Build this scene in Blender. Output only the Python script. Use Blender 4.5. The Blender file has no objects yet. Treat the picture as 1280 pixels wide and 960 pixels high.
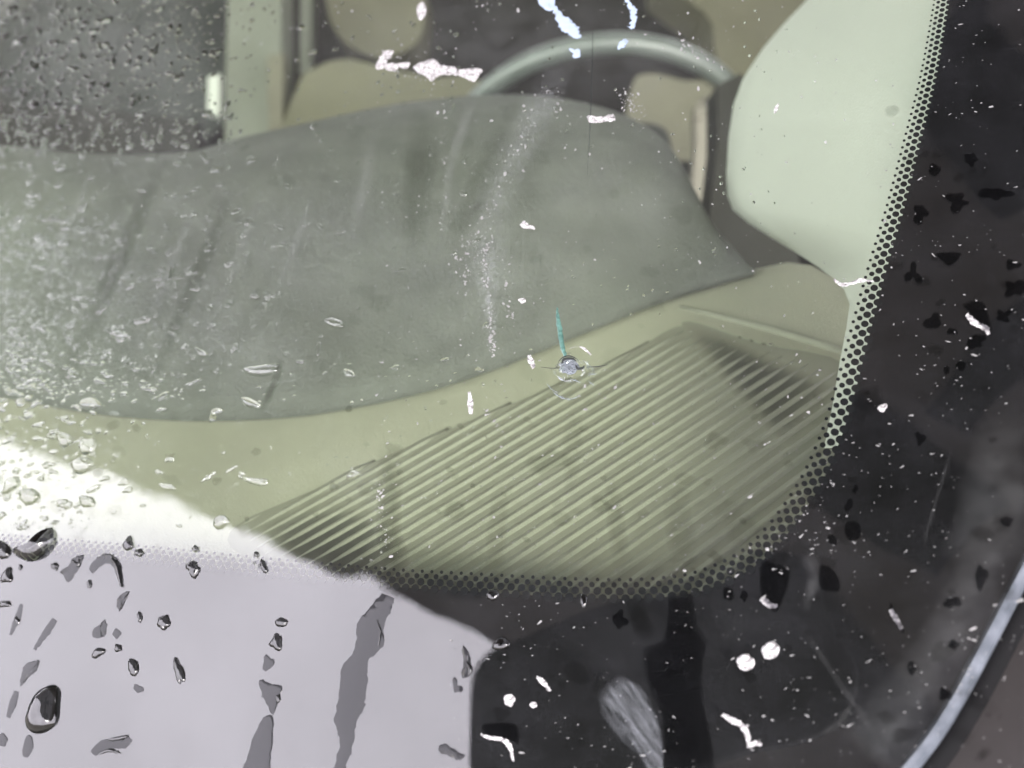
import bpy, math, random
import numpy as np
from mathutils import Vector, Matrix
random.seed(7)
rng = np.random.default_rng(7)
scene = bpy.context.scene
COL = scene.collection

# ------------------------------------------------------------------ camera, sky, exposure
F_PX = 967.0                       # focal length in pixels of the 1280 x 960 photograph
PITCH = math.radians(35)
CAM = np.array([0.0, 0.0, 1.20])
RGT = np.array([1.0, 0.0, 0.0])
FWD = np.array([0.0, math.cos(PITCH), -math.sin(PITCH)])
UPV = np.array([0.0, math.sin(PITCH), math.cos(PITCH)])

cam_data = bpy.data.cameras.new('camera')
cam = bpy.data.objects.new('camera', cam_data)
COL.objects.link(cam)
cam.matrix_world = Matrix(((1, 0, 0, CAM[0]), (0, UPV[1], -FWD[1], CAM[1]), (0, UPV[2], -FWD[2], CAM[2]), (0, 0, 0, 1)))
cam_data.sensor_width = 36
cam_data.lens = 36 * F_PX / 1280
cam_data.clip_start = 0.005
cam_data.clip_end = 500
cam_data.dof.use_dof = True
cam_data.dof.focus_distance = 0.184
cam_data.dof.aperture_fstop = 10.0
scene.camera = cam

world = bpy.data.worlds.new('World')
scene.world = world
world.use_nodes = True
wn, wl = world.node_tree.nodes, world.node_tree.links
wn.clear()
w_out = wn.new('ShaderNodeOutputWorld')
w_bg = wn.new('ShaderNodeBackground')
w_sky = wn.new('ShaderNodeTexSky')
w_sky.sky_type = 'NISHITA'
w_sky.sun_disc = False
w_sky.sun_elevation = math.radians(36)
w_sky.sun_rotation = math.radians(158)
w_sky.dust_density = 4
w_mix = wn.new('ShaderNodeMixRGB')          # overcast: the clear sky nearly washed out by an even cloud deck
w_mix.inputs[0].default_value = 0.93
w_mix.inputs[2].default_value = (8.6, 8.2, 8.95, 1)
w_bg.inputs['Strength'].default_value = 0.1
wl.new(w_sky.outputs[0], w_mix.inputs[1])
w_tc = wn.new('ShaderNodeTexCoord')
w_cl = wn.new('ShaderNodeTexNoise'); w_cl.inputs['Scale'].default_value = 2.2; w_cl.inputs['Detail'].default_value = 4
w_cr = wn.new('ShaderNodeMapRange'); w_cr.inputs[1].default_value = 0.3; w_cr.inputs[2].default_value = 0.7; w_cr.inputs[3].default_value = 0.80; w_cr.inputs[4].default_value = 1.20
w_cm = wn.new('ShaderNodeMixRGB'); w_cm.blend_type = 'MULTIPLY'; w_cm.inputs[0].default_value = 1.0
wl.new(w_tc.outputs['Generated'], w_cl.inputs['Vector']); wl.new(w_cl.outputs['Fac'], w_cr.inputs[0])
wl.new(w_mix.outputs[0], w_cm.inputs[1]); wl.new(w_cr.outputs[0], w_cm.inputs[2])
# below the horizon: dull ground instead of cloud
w_geo = wn.new('ShaderNodeNewGeometry')
w_sep = wn.new('ShaderNodeSeparateXYZ')
w_rng = wn.new('ShaderNodeMapRange'); w_rng.inputs[1].default_value = -0.04; w_rng.inputs[2].default_value = 0.04
w_gnd = wn.new('ShaderNodeMixRGB'); w_gnd.inputs[1].default_value = (1.5, 1.4, 1.3, 1)
wl.new(w_geo.outputs['Incoming'], w_sep.inputs[0])
w_neg = wn.new('ShaderNodeMath'); w_neg.operation = 'MULTIPLY'; w_neg.inputs[1].default_value = -1
wl.new(w_sep.outputs['Z'], w_neg.inputs[0]); wl.new(w_neg.outputs[0], w_rng.inputs[0])
wl.new(w_rng.outputs[0], w_gnd.inputs[0]); wl.new(w_cm.outputs[0], w_gnd.inputs[2])
wl.new(w_gnd.outputs[0], w_bg.inputs['Color'])
wl.new(w_bg.outputs[0], w_out.inputs[0])

sun_data = bpy.data.lights.new('sun', 'SUN')
sun_data.energy = 0.7
sun_data.angle = math.radians(25)
sun_data.color = (1.0, 0.97, 0.93)
sun = bpy.data.objects.new('sun', sun_data)
COL.objects.link(sun)
sun.rotation_euler = Vector((-0.30, 0.80, -0.62)).to_track_quat('-Z', 'Y').to_euler()

scene.view_settings.view_transform = 'Standard'
scene.view_settings.look = 'None'
scene.view_settings.gamma = 1
scene.view_settings.exposure = 3.55
scene.render.engine = 'CYCLES'
scene.cycles.use_denoising = True
scene.cycles.max_bounces = 9
scene.cycles.diffuse_bounces = 3
scene.cycles.glossy_bounces = 5
scene.cycles.transmission_bounces = 8
scene.cycles.transparent_max_bounces = 48
scene.cycles.sample_clamp_indirect = 6
scene.cycles.caustics_refractive = False
scene.cycles.caustics_reflective = False

# ------------------------------------------------------------------ geometry of the glass plane
D_GLASS = 0.165                                     # lens to glass, metres
_foot = 0.291 * RGT - 0.381 * UPV + 0.878 * FWD
N = -_foot / np.linalg.norm(_foot)                  # glass normal, out of the car
O = CAM - D_GLASS * N                               # foot of the perpendicular
E1 = RGT - RGT.dot(N) * N
E1 /= np.linalg.norm(E1)
E2 = np.cross(N, E1)

def ray(px, py):
    return (px - 640) / F_PX * RGT - (py - 480) / F_PX * UPV + FWD

def uv(px, py, h=0.0):
    """photograph position -> position on the glass sheet at height h above its outer face"""
    d = ray(px, py)
    t = (D_GLASS - h) / (-N.dot(d))
    p = t * d + D_GLASS * N
    return np.array([p.dot(E1), p.dot(E2)])

def pxs(px, py):
    """metres per photograph pixel on the glass"""
    return D_GLASS / (-N.dot(ray(px, py))) / F_PX

def W(a, b, h=0.0):
    return O + a * E1 + b * E2 + h * N

def reflect(px, py):
    d = ray(px, py)
    p = CAM + d * (D_GLASS / (-N.dot(d)))
    return p, d - 2 * d.dot(N) * N

def at_depth(px, py, t):
    return CAM + t * ray(px, py)

def on_plane(px, py, z0, sx):
    """meets the plane z = CAM.z + z0 + sx * x"""
    d = ray(px, py)
    return CAM + d * (z0 / (d[2] - sx * d[0]))

# ------------------------------------------------------------------ materials
MATS = {}
def new_mat(name):
    m = bpy.data.materials.new(name)
    m.use_nodes = True
    m.node_tree.nodes.clear()
    MATS[name] = m
    nd, ln = m.node_tree.nodes, m.node_tree.links
    out = nd.new('ShaderNodeOutputMaterial')
    return m, nd, ln, out

def pbr(name, col, rough=0.6, spec=0.4, var=0.12, scale=40.0, bump=0.0, bscale=400.0, metallic=0.0, spread=None):
    m, nd, ln, out = new_mat(name)
    p = nd.new('ShaderNodeBsdfPrincipled')
    p.inputs['Roughness'].default_value = rough
    p.inputs['Specular IOR Level'].default_value = spec
    p.inputs['Metallic'].default_value = metallic
    tc = nd.new('ShaderNodeTexCoord')
    nz = nd.new('ShaderNodeTexNoise')
    nz.inputs['Scale'].default_value = scale
    nz.inputs['Detail'].default_value = 6
    rp = nd.new('ShaderNodeValToRGB')
    c2 = spread or tuple(c * (1 - 2 * var) for c in col)
    rp.color_ramp.elements[0].position = 0.3
    rp.color_ramp.elements[0].color = (*c2, 1)
    rp.color_ramp.elements[1].position = 0.7
    rp.color_ramp.elements[1].color = (*col, 1)
    ln.new(tc.outputs['Object'], nz.inputs['Vector'])
    ln.new(nz.outputs['Fac'], rp.inputs[0])
    ln.new(rp.outputs[0], p.inputs['Base Color'])
    if bump:
        nb = nd.new('ShaderNodeTexNoise')
        nb.inputs['Scale'].default_value = bscale
        bp = nd.new('ShaderNodeBump')
        bp.inputs['Strength'].default_value = bump
        bp.inputs['Distance'].default_value = 0.001
        ln.new(tc.outputs['Object'], nb.inputs['Vector'])
        ln.new(nb.outputs['Fac'], bp.inputs['Height'])
        ln.new(bp.outputs[0], p.inputs['Normal'])
    ln.new(p.outputs[0], out.inputs[0])
    return m

def schlick(nd, ln, f0, normal=None):
    lw = nd.new('ShaderNodeLayerWeight')
    lw.inputs['Blend'].default_value = 0.5
    if normal is not None:
        ln.new(normal, lw.inputs['Normal'])
    pw = nd.new('ShaderNodeMath'); pw.operation = 'POWER'; pw.inputs[1].default_value = 5
    ln.new(lw.outputs['Facing'], pw.inputs[0])
    ma = nd.new('ShaderNodeMath'); ma.operation = 'MULTIPLY_ADD'
    ma.inputs[1].default_value = 1 - f0; ma.inputs[2].default_value = f0
    ln.new(pw.outputs[0], ma.inputs[0])
    return ma.outputs[0]

def glass_mat(name, tint, f0, dust):
    m, nd, ln, out = new_mat(name)
    tc = nd.new('ShaderNodeTexCoord')
    n1 = nd.new('ShaderNodeTexNoise'); n1.inputs['Scale'].default_value = 26; n1.inputs['Detail'].default_value = 2
    bp = nd.new('ShaderNodeBump'); bp.inputs['Strength'].default_value = 0.03; bp.inputs['Distance'].default_value = 0.01
    ln.new(tc.outputs['Object'], n1.inputs['Vector'])
    ln.new(n1.outputs['Fac'], bp.inputs['Height'])
    tr = nd.new('ShaderNodeBsdfTransparent'); tr.inputs[0].default_value = (*tint, 1)
    gl = nd.new('ShaderNodeBsdfGlossy'); gl.inputs['Roughness'].default_value = 0.0
    ln.new(bp.outputs[0], gl.inputs['Normal'])
    mx = nd.new('ShaderNodeMixShader')
    ln.new(schlick(nd, ln, f0), mx.inputs[0])
    ln.new(tr.outputs[0], mx.inputs[1]); ln.new(gl.outputs[0], mx.inputs[2])
    last = mx.outputs[0]
    if dust:
        # a thin film of road dust: cloudy, finely grained
        na = nd.new('ShaderNodeTexNoise'); na.inputs['Scale'].default_value = 55; na.inputs['Detail'].default_value = 7; na.inputs['Roughness'].default_value = 0.65
        nb = nd.new('ShaderNodeTexNoise'); nb.inputs['Scale'].default_value = 2600; nb.inputs['Detail'].default_value = 2
        ln.new(tc.outputs['Object'], na.inputs['Vector']); ln.new(tc.outputs['Object'], nb.inputs['Vector'])
        r1 = nd.new('ShaderNodeMapRange'); r1.inputs[1].default_value = 0.3; r1.inputs[2].default_value = 0.75; r1.inputs[3].default_value = 0.15; r1.inputs[4].default_value = 1.8
        r2 = nd.new('ShaderNodeMapRange'); r2.inputs[1].default_value = 0.35; r2.inputs[2].default_value = 0.75; r2.inputs[3].default_value = 0.6; r2.inputs[4].default_value = 1.6
        ln.new(na.outputs['Fac'], r1.inputs[0]); ln.new(nb.outputs['Fac'], r2.inputs[0])
        mu = nd.new('ShaderNodeMath'); mu.operation = 'MULTIPLY'
        ln.new(r1.outputs[0], mu.inputs[0]); ln.new(r2.outputs[0], mu.inputs[1])
        m2 = nd.new('ShaderNodeMath'); m2.operation = 'MULTIPLY'; m2.inputs[1].default_value = dust
        ln.new(mu.outputs[0], m2.inputs[0])
        df = nd.new('ShaderNodeBsdfDiffuse'); df.inputs[0].default_value = (0.54, 0.55, 0.62, 1)
        m3 = nd.new('ShaderNodeMixShader')
        ln.new(m2.outputs[0], m3.inputs[0]); ln.new(last, m3.inputs[1]); ln.new(df.outputs[0], m3.inputs[2])
        last = m3.outputs[0]
    ln.new(last, out.inputs[0])
    return m

glass_mat('windshield_outer', (0.93, 0.965, 0.92), 0.064, 0.006)
glass_mat('windshield_inner', (0.93, 0.965, 0.91), 0.022, 0.0)

def water_mat(name, col, f0=0.022):
    m, nd, ln, out = new_mat(name)
    rf = nd.new('ShaderNodeBsdfRefraction'); rf.inputs['IOR'].default_value = 1.33; rf.inputs['Roughness'].default_value = 0
    rf.inputs[0].default_value = (*col, 1)
    gl = nd.new('ShaderNodeBsdfGlossy'); gl.inputs['Roughness'].default_value = 0.02
    mx = nd.new('ShaderNodeMixShader')
    ln.new(schlick(nd, ln, f0), mx.inputs[0])
    ln.new(rf.outputs[0], mx.inputs[1]); ln.new(gl.outputs[0], mx.inputs[2])
    ln.new(mx.outputs[0], out.inputs[0])
    return m
water_mat('water_bead', (0.90, 0.91, 0.90), 0.06)
water_mat('water_bead_dark', (0.30, 0.305, 0.31), 0.05)
water_mat('water_bead_fine', (0.95, 0.96, 0.95), 0.035)

def film_mat(name, col, f0=0.02):
    m, nd, ln, out = new_mat(name)
    tr = nd.new('ShaderNodeBsdfTransparent'); tr.inputs[0].default_value = (*col, 1)
    gl = nd.new('ShaderNodeBsdfGlossy'); gl.inputs['Roughness'].default_value = 0.0
    mx = nd.new('ShaderNodeMixShader')
    ln.new(schlick(nd, ln, f0), mx.inputs[0])
    ln.new(tr.outputs[0], mx.inputs[1]); ln.new(gl.outputs[0], mx.inputs[2])
    ln.new(mx.outputs[0], out.inputs[0])
    return m
film_mat('water_film', (0.40, 0.40, 0.41), 0.016)
film_mat('water_film_dark', (0.50, 0.50, 0.52), 0.012)

def smear_mat(name, col, nscale, lo, hi, stretch=(1, 1, 1)):
    m, nd, ln, out = new_mat(name)
    at = nd.new('ShaderNodeAttribute'); at.attribute_name = 'fade'
    tc = nd.new('ShaderNodeTexCoord')
    mp = nd.new('ShaderNodeMapping'); mp.inputs['Scale'].default_value = stretch
    nz = nd.new('ShaderNodeTexNoise'); nz.inputs['Scale'].default_value = nscale; nz.inputs['Detail'].default_value = 8; nz.inputs['Roughness'].default_value = 0.7
    rg = nd.new('ShaderNodeMapRange'); rg.inputs[1].default_value = lo; rg.inputs[2].default_value = hi; rg.inputs[3].default_value = 0.0; rg.inputs[4].default_value = 1.0
    mu = nd.new('ShaderNodeMath'); mu.operation = 'MULTIPLY'
    tr = nd.new('ShaderNodeBsdfTransparent')
    df = nd.new('ShaderNodeBsdfDiffuse'); df.inputs[0].default_value = (*col, 1)
    mx = nd.new('ShaderNodeMixShader')
    ln.new(tc.outputs['Object'], mp.inputs[0]); ln.new(mp.outputs[0], nz.inputs['Vector'])
    ln.new(nz.outputs['Fac'], rg.inputs[0])
    ln.new(rg.outputs[0], mu.inputs[0]); ln.new(at.outputs['Fac'], mu.inputs[1])
    ln.new(mu.outputs[0], mx.inputs[0]); ln.new(tr.outputs[0], mx.inputs[1]); ln.new(df.outputs[0], mx.inputs[2])
    ln.new(mx.outputs[0], out.inputs[0])
    return m
smear_mat('smear', (0.74, 0.76, 0.76), 130, 0.25, 0.8)
smear_mat('smear_fine', (0.74, 0.77, 0.80), 900, 0.42, 0.75)

def soft_film_mat(name, col):
    m, nd, ln, out = new_mat(name)
    at = nd.new('ShaderNodeAttribute'); at.attribute_name = 'fade'
    mc = nd.new('ShaderNodeMixRGB'); mc.inputs[1].default_value = (1, 1, 1, 1); mc.inputs[2].default_value = (*col, 1)
    tr = nd.new('ShaderNodeBsdfTransparent')
    ln.new(at.outputs['Fac'], mc.inputs[0]); ln.new(mc.outputs[0], tr.inputs[0]); ln.new(tr.outputs[0], out.inputs[0])
    return m
soft_film_mat('clear_film', (0.64, 0.64, 0.63))
soft_film_mat('wet_film', (0.36, 0.36, 0.38))
pbr('frit_black', (0.0022, 0.0021, 0.0023), 0.6, 0.05, 0.1)
pbr('frit_dot_black', (0.003, 0.0033, 0.0035), 0.6, 0.05, 0.1)
pbr('glass_edge', (0.11, 0.12, 0.14), 0.6, 0.15, 0.0, 150, spread=(0.018, 0.023, 0.03))
pbr('rubber', (0.004, 0.004, 0.0045), 0.8, 0.1)
pbr('body_paint', (0.016, 0.0140, 0.0135), 0.35, 0.5, 0.08, 300)
pbr('dash_pad', (0.112, 0.114, 0.105), 0.75, 0.3, 0.14, 45, 1.0, 1300)
pbr('deck_khaki', (0.28, 0.273, 0.215), 0.7, 0.3, 0.05, 25, 0.35, 2000)
pbr('slat_khaki', (0.205, 0.203, 0.162), 0.65, 0.35, 0.05, 30, 0.3, 2000)
pbr('vent_base', (0.19, 0.186, 0.147), 0.8, 0.2, 0.08, 40)  # darker than the slats, valley shade put into the colour
_m, _nd, _ln, _out = new_mat('shade_paint')          # soft dark reflection painted on the vent base, fading into its colour
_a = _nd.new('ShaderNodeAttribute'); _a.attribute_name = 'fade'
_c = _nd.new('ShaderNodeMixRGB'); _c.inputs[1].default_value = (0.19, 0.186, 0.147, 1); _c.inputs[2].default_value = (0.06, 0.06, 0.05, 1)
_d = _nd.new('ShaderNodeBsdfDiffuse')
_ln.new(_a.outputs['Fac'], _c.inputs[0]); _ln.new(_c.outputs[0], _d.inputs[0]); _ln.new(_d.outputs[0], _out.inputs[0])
pbr('pillar_trim', (0.40, 0.405, 0.37), 0.75, 0.25, 0.02, 14, 0.2, 1500)
pbr('seat_tan', (0.125, 0.118, 0.085), 0.85, 0.2, 0.08, 12, 0.4, 900)
pbr('panel_tan', (0.145, 0.136, 0.105), 0.8, 0.2, 0.08, 9)
pbr('trim_pink', (0.19, 0.172, 0.148), 0.8, 0.2, 0.05, 9)
pbr('post_pale', (0.165, 0.17, 0.142), 0.8, 0.2, 0.10, 7)
pbr('cabin_dark', (0.028, 0.028, 0.024), 0.85, 0.2, 0.2, 6)
pbr('wheel_grey', (0.085, 0.097, 0.09), 0.38, 0.9, 0.1, 30)
pbr('wheel_dark', (0.03, 0.032, 0.03), 0.6, 0.4, 0.1, 30)
pbr('headliner', (0.45, 0.44, 0.40), 0.9, 0.1, 0.05, 8)
pbr('roof_board', (0.235, 0.21, 0.215), 0.9, 0.2, 0.2, 3)
pbr('roof_beam', (0.006, 0.007, 0.014), 0.9, 0.2, 0.2, 3)
pbr('phone_black', (0.004, 0.005, 0.008), 0.5, 0.1, 0.1)
pbr('fleck_glint_white', (0.42, 0.41, 0.41), 0.5, 0.4, 0.0, 1100, 0.8, 1500, spread=(0.085, 0.08, 0.08))  # white of stuck flecks, also of painted highlights and sky reflections
pbr('crumb', (0.20, 0.197, 0.195), 0.6, 0.3, 0.25, 900)
pbr('sky_glint_blue', (0.24, 0.29, 0.37), 0.5, 0.4, 0.08, 700)  # sky reflection in water put into an opaque pale blue
pbr('crushed_glass', (0.20, 0.225, 0.25), 0.3, 0.6, 0.0, 2600, 1.0, 3000, spread=(0.07, 0.08, 0.095))
_m, _nd, _ln, _out = new_mat('shard')              # loose glass splinters: clear, glossy, a little milky
_t = _nd.new('ShaderNodeBsdfTransparent'); _t.inputs[0].default_value = (0.86, 0.90, 0.88, 1)
_g = _nd.new('ShaderNodeBsdfGlossy'); _g.inputs['Roughness'].default_value = 0.12
_d = _nd.new('ShaderNodeBsdfDiffuse'); _d.inputs[0].default_value = (0.5, 0.54, 0.55, 1)
_x = _nd.new('ShaderNodeMixShader'); _x.inputs[0].default_value = 0.08
_y = _nd.new('ShaderNodeMixShader'); _y.inputs[0].default_value = 0.06
_ln.new(_t.outputs[0], _x.inputs[1]); _ln.new(_g.outputs[0], _x.inputs[2])
_ln.new(_x.outputs[0], _y.inputs[1]); _ln.new(_d.outputs[0], _y.inputs[2]); _ln.new(_y.outputs[0], _out.inputs[0])
pbr('crack_teal', (0.075, 0.15, 0.128), 0.3, 0.6, 0.0, 1100, spread=(0.010, 0.036, 0.030))  # teal reflection in the crack put into its colour
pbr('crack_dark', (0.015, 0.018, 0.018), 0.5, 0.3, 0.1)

# ------------------------------------------------------------------ mesh helpers
def mesh_obj(name, verts, faces, mat, parent=None, smooth=True, origin=None, fade=None):
    v = np.asarray(verts, dtype=float)
    if origin is None and parent is None:
        origin = v.mean(axis=0)
    if origin is not None:
        v = v - origin
    me = bpy.data.meshes.new(name)
    me.from_pydata(v.tolist(), [], [tuple(f) for f in faces])
    if fade is not None:
        at = me.attributes.new('fade', 'FLOAT', 'POINT')
        at.data.foreach_set('value', np.asarray(fade, dtype=np.float32))
    me.materials.append(MATS[mat])
    if smooth:
        me.polygons.foreach_set('use_smooth', [True] * len(me.polygons))
    me.update()
    o = bpy.data.objects.new(name, me)
    COL.objects.link(o)
    if origin is not None:
        o.location = origin
    if parent is not None:
        o.parent = parent
        if parent.type == 'EMPTY' or True:
            o.matrix_parent_inverse = Matrix.Translation(-abs_loc(parent))
    return o

def abs_loc(o):
    v = Vector(o.location)
    p = o.parent
    if p is not None:
        v = o.matrix_parent_inverse @ v + abs_loc(p)
    return v

def empty(name, loc):
    o = bpy.data.objects.new(name, None)
    o.empty_display_size = 0.05
    COL.objects.link(o)
    o.location = loc
    return o

def tag(o, label=None, cat=None, group=None, kind=None):
    if label: o['label'] = label
    if cat: o['category'] = cat
    if group: o['group'] = group
    if kind: o['kind'] = kind
    return o

def bez_smooth(pts, n, closed=True):
    """Catmull-Rom resample to n points"""
    P = np.asarray(pts, dtype=float)
    m = len(P)
    out = []
    segs = m if closed else m - 1
    for k in range(n):
        s = k / n * segs if closed else k / (n - 1) * segs
        i = min(int(s), segs - 1); t = s - i
        if closed:
            p0, p1, p2, p3 = P[(i - 1) % m], P[i % m], P[(i + 1) % m], P[(i + 2) % m]
        else:
            p1, p2 = P[i], P[i + 1]
            p0 = P[i - 1] if i > 0 else 2 * p1 - p2
            p3 = P[i + 2] if i + 2 < m else 2 * p2 - p1
        out.append(0.5 * ((2 * p1) + (p2 - p0) * t + (2 * p0 - 5 * p1 + 4 * p2 - p3) * t * t + (3 * p1 - p0 - 3 * p2 + p3) * t ** 3))
    return np.array(out)

def arc_resample(P, n):
    seg = np.linalg.norm(np.diff(P, axis=0), axis=1)
    s = np.concatenate([[0], np.cumsum(seg)])
    t = np.linspace(0, s[-1], n)
    return np.stack([np.interp(t, s, P[:, k]) for k in range(P.shape[1])], axis=1), s[-1]

def ring_patch(outline_uv, h0, profile, z=0.0):
    """closed outline on the glass -> domed patch; profile = [(inset 0..1, height)]"""
    c = outline_uv.mean(axis=0)
    n = len(outline_uv)
    V, Fc = [], []
    for (t, hh) in profile:
        for p in outline_uv:
            q = c + (p - c) * (1 - t)
            V.append(W(q[0], q[1], z + h0 * hh))
    V.append(W(c[0], c[1], z + h0 * profile[-1][1] * 1.0))
    for r in range(len(profile) - 1):
        for i in range(n):
            j = (i + 1) % n
            Fc.append((r * n + i, r * n + j, (r + 1) * n + j, (r + 1) * n + i))
    base = (len(profile) - 1) * n
    for i in range(n):
        Fc.append((base + i, base + (i + 1) % n, len(V) - 1))
    return V, Fc

BEAD = [(0.0, 0.0), (0.08, 0.38), (0.22, 0.66), (0.42, 0.87), (0.68, 0.98), (0.9, 1.0)]
FILM = [(0.0, 0.0), (0.05, 0.7), (0.14, 1.0), (0.6, 1.0)]
FLAKE = [(0.0, 0.0), (0.06, 0.8), (0.3, 1.0), (0.7, 0.9)]

def orient_out(outline):
    a = outline
    area = 0.5 * np.sum(a[:, 0] * np.roll(a[:, 1], -1) - np.roll(a[:, 0], -1) * a[:, 1])
    return a if area > 0 else a[::-1]

def blob_outline(px, py, rx, ry, ang=0.0, rough=0.18, n=20, jag=0.03):
    """irregular round outline given in photograph pixels"""
    ph = rng.uniform(0, 6.28, 4)
    am = rng.normal(0, rough, 4) / np.array([1.3, 1.6, 2.2, 3])
    pts = []
    ca, sa = math.cos(ang), math.sin(ang)
    for i in range(n):
        t = 2 * math.pi * i / n
        r = 1 + sum(am[k] * math.sin((k + 2) * t + ph[k]) for k in range(4))
        x, y = rx * r * math.cos(t), ry * r * math.sin(t)
        jx, jy = rng.normal(0, jag, 2) * min(rx, ry)
        pts.append(uv(px + x * ca - y * sa + jx, py + x * sa + y * ca + jy))
    return orient_out(np.array(pts))

def poly_outline(pts_px, n=36, jit=0.0):
    P = bez_smooth(pts_px, n)
    if jit:
        P = P + rng.normal(0, jit, P.shape)
    return orient_out(np.array([uv(*p) for p in P]))

def stroke_outline(spine_px, widths, n=14, jit=0.0):
    S = bez_smooth(spine_px, n, closed=False)
    w = np.interp(np.linspace(0, 1, n), np.linspace(0, 1, len(widths)), widths) / 2
    T = np.gradient(S, axis=0); T /= np.linalg.norm(T, axis=1)[:, None] + 1e-9
    Nn = np.stack([-T[:, 1], T[:, 0]], axis=1)
    Lf = S + Nn * w[:, None] + rng.normal(0, jit, S.shape)
    Rt = S - Nn * w[:, None] + rng.normal(0, jit, S.shape)
    return S, Lf, Rt

def stroke_mesh(spine_px, widths, h, z, n=16, jit=0.0, prof=((-1, 0), (-0.8, 0.6), (-0.4, 0.92), (0, 1), (0.4, 0.92), (0.8, 0.6), (1, 0)), fade=None):
    """ribbon on the glass with a rounded or flat cross-section; h in metres"""
    S, Lf, Rt = stroke_outline(spine_px, widths, n, jit)
    V, Fd = [], []
    m = len(prof)
    for i in range(n):
        e = math.sin(math.pi * min(1, max(0, i / (n - 1)))) ** 0.5
        for (s, hh) in prof:
            q = S[i] + (Lf[i] - S[i]) * max(s, 0) + (Rt[i] - S[i]) * max(-s, 0)
            a, b = uv(*q)
            V.append(W(a, b, z + h * hh * e))
            if fade is not None:
                ends = fade[1]
                t = i / (n - 1)
                ef = min(1, t / ends, (1 - t) / ends) if ends > 0 else 1
                Fd.append(fade[0] * (1 - abs(s)) ** 0.8 * max(ef, 0))
    Fc = []
    for i in range(n - 1):
        for k in range(m - 1):
            Fc.append((i * m + k, (i + 1) * m + k, (i + 1) * m + k + 1, i * m + k + 1))
    nv = np.cross(np.array(V[Fc[0][1]]) - np.array(V[Fc[0][0]]), np.array(V[Fc[0][2]]) - np.array(V[Fc[0][0]]))
    if nv.dot(N) < 0:
        Fc = [f[::-1] for f in Fc]
    return V, Fc, Fd

_zc = [0]
def next_z(base):
    _zc[0] = (_zc[0] + 1) % 40
    return base + _zc[0] * 4e-6

def box_mesh(c, ax, ay, az, sx, sy, sz, bev=0.15, seg=4):
    """rounded box (superellipsoid-ish grid) centred at c with half sizes"""
    V, Fc = [], []
    nu, nv = 28, 15
    e1, e2 = 0.35, 0.35
    def sp(x, e): return math.copysign(abs(x) ** e, x)
    for j in range(nv):
        ph = -math.pi / 2 + math.pi * j / (nv - 1)
        for i in range(nu):
            th = 2 * math.pi * i / nu
            x = sp(math.cos(ph), e1) * sp(math.cos(th), e2)
            y = sp(math.cos(ph), e1) * sp(math.sin(th), e2)
            z = sp(math.sin(ph), e1)
            V.append(c + ax * sx * x + ay * sy * y + az * sz * z)
    for j in range(nv - 1):
        for i in range(nu):
            k = (i + 1) % nu
            Fc.append((j * nu + i, j * nu + k, (j + 1) * nu + k, (j + 1) * nu + i))
    return V, Fc

def slab(poly3, thick_vec):
    n = len(poly3)
    V = [np.array(p) for p in poly3] + [np.array(p) + thick_vec for p in poly3]
    Fc = [tuple(range(n)), tuple(range(2 * n - 1, n - 1, -1))]
    for i in range(n):
        j = (i + 1) % n
        Fc.append((i, n + i, n + j, j))
    return V, Fc

X, Y, Z = np.eye(3)

# ================================================================== THE CAR
car = empty('car', CAM + np.array([-0.3, 0.9, -1.2]))
tag(car, 'car with a chipped rain-wet windshield over a khaki dashboard', 'car')

# ------------------------------------------------------------------ windshield
H_IN = -0.0050
windshield = empty('windshield', O)
windshield.parent = car
windshield.matrix_parent_inverse = Matrix.Translation(-abs_loc(car))
tag(windshield, 'green-tinted wet windshield with black dotted border and a stone chip')

edge_px = [(1362, 560), (1334, 632), (1305, 697), (1276, 754), (1247, 810), (1216, 868), (1182, 924), (1148, 968), (1106, 1014), (1030, 1070), (900, 1120), (700, 1150), (400, 1150), (0, 1110), (-400, 1060)]
up_px = [(1560, -330), (1500, -140), (1450, 60), (1415, 260), (1380, 440)]
right_edge = [uv(*p) for p in up_px] + [uv(*p) for p in edge_px]
edge_uv = bez_smooth(right_edge, 120, closed=False)
far_left = edge_uv[-1] + np.array([-0.75, 0.04])
top_left = far_left + np.array([0.10, 0.74])
top_right = edge_uv[0] + np.array([0.10, 0.40])
outline = list(edge_uv) + [far_left, top_left, top_right]

def inset_poly(poly, d):
    P = np.array(poly); c = P.mean(axis=0); out = []
    m = len(P)
    ar = np.sum(P[:, 0] * np.roll(P[:, 1], -1) - np.roll(P[:, 0], -1) * P[:, 1])
    sg = 1 if ar > 0 else -1
    for i in range(m):
        t1 = P[i] - P[i - 1]; t2 = P[(i + 1) % m] - P[i]
        t1 /= np.linalg.norm(t1) + 1e-12; t2 /= np.linalg.norm(t2) + 1e-12
        nn = np.array([-(t1 + t2)[1], (t1 + t2)[0]]) * sg
        nn /= np.linalg.norm(nn) + 1e-12
        out.append(P[i] + nn * d)
    return np.array(out)

outline_in = inset_poly(outline, 0.0024)
mesh_obj('outer_pane', [W(a, b, 0) for a, b in outline_in], [tuple(range(len(outline_in)))[::-1]], 'windshield_outer', windshield, smooth=False, origin=O)
mesh_obj('inner_pane', [W(a, b, H_IN) for a, b in outline_in], [tuple(range(len(outline_in)))[::-1]], 'windshield_inner', windshield, smooth=False, origin=O)
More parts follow.
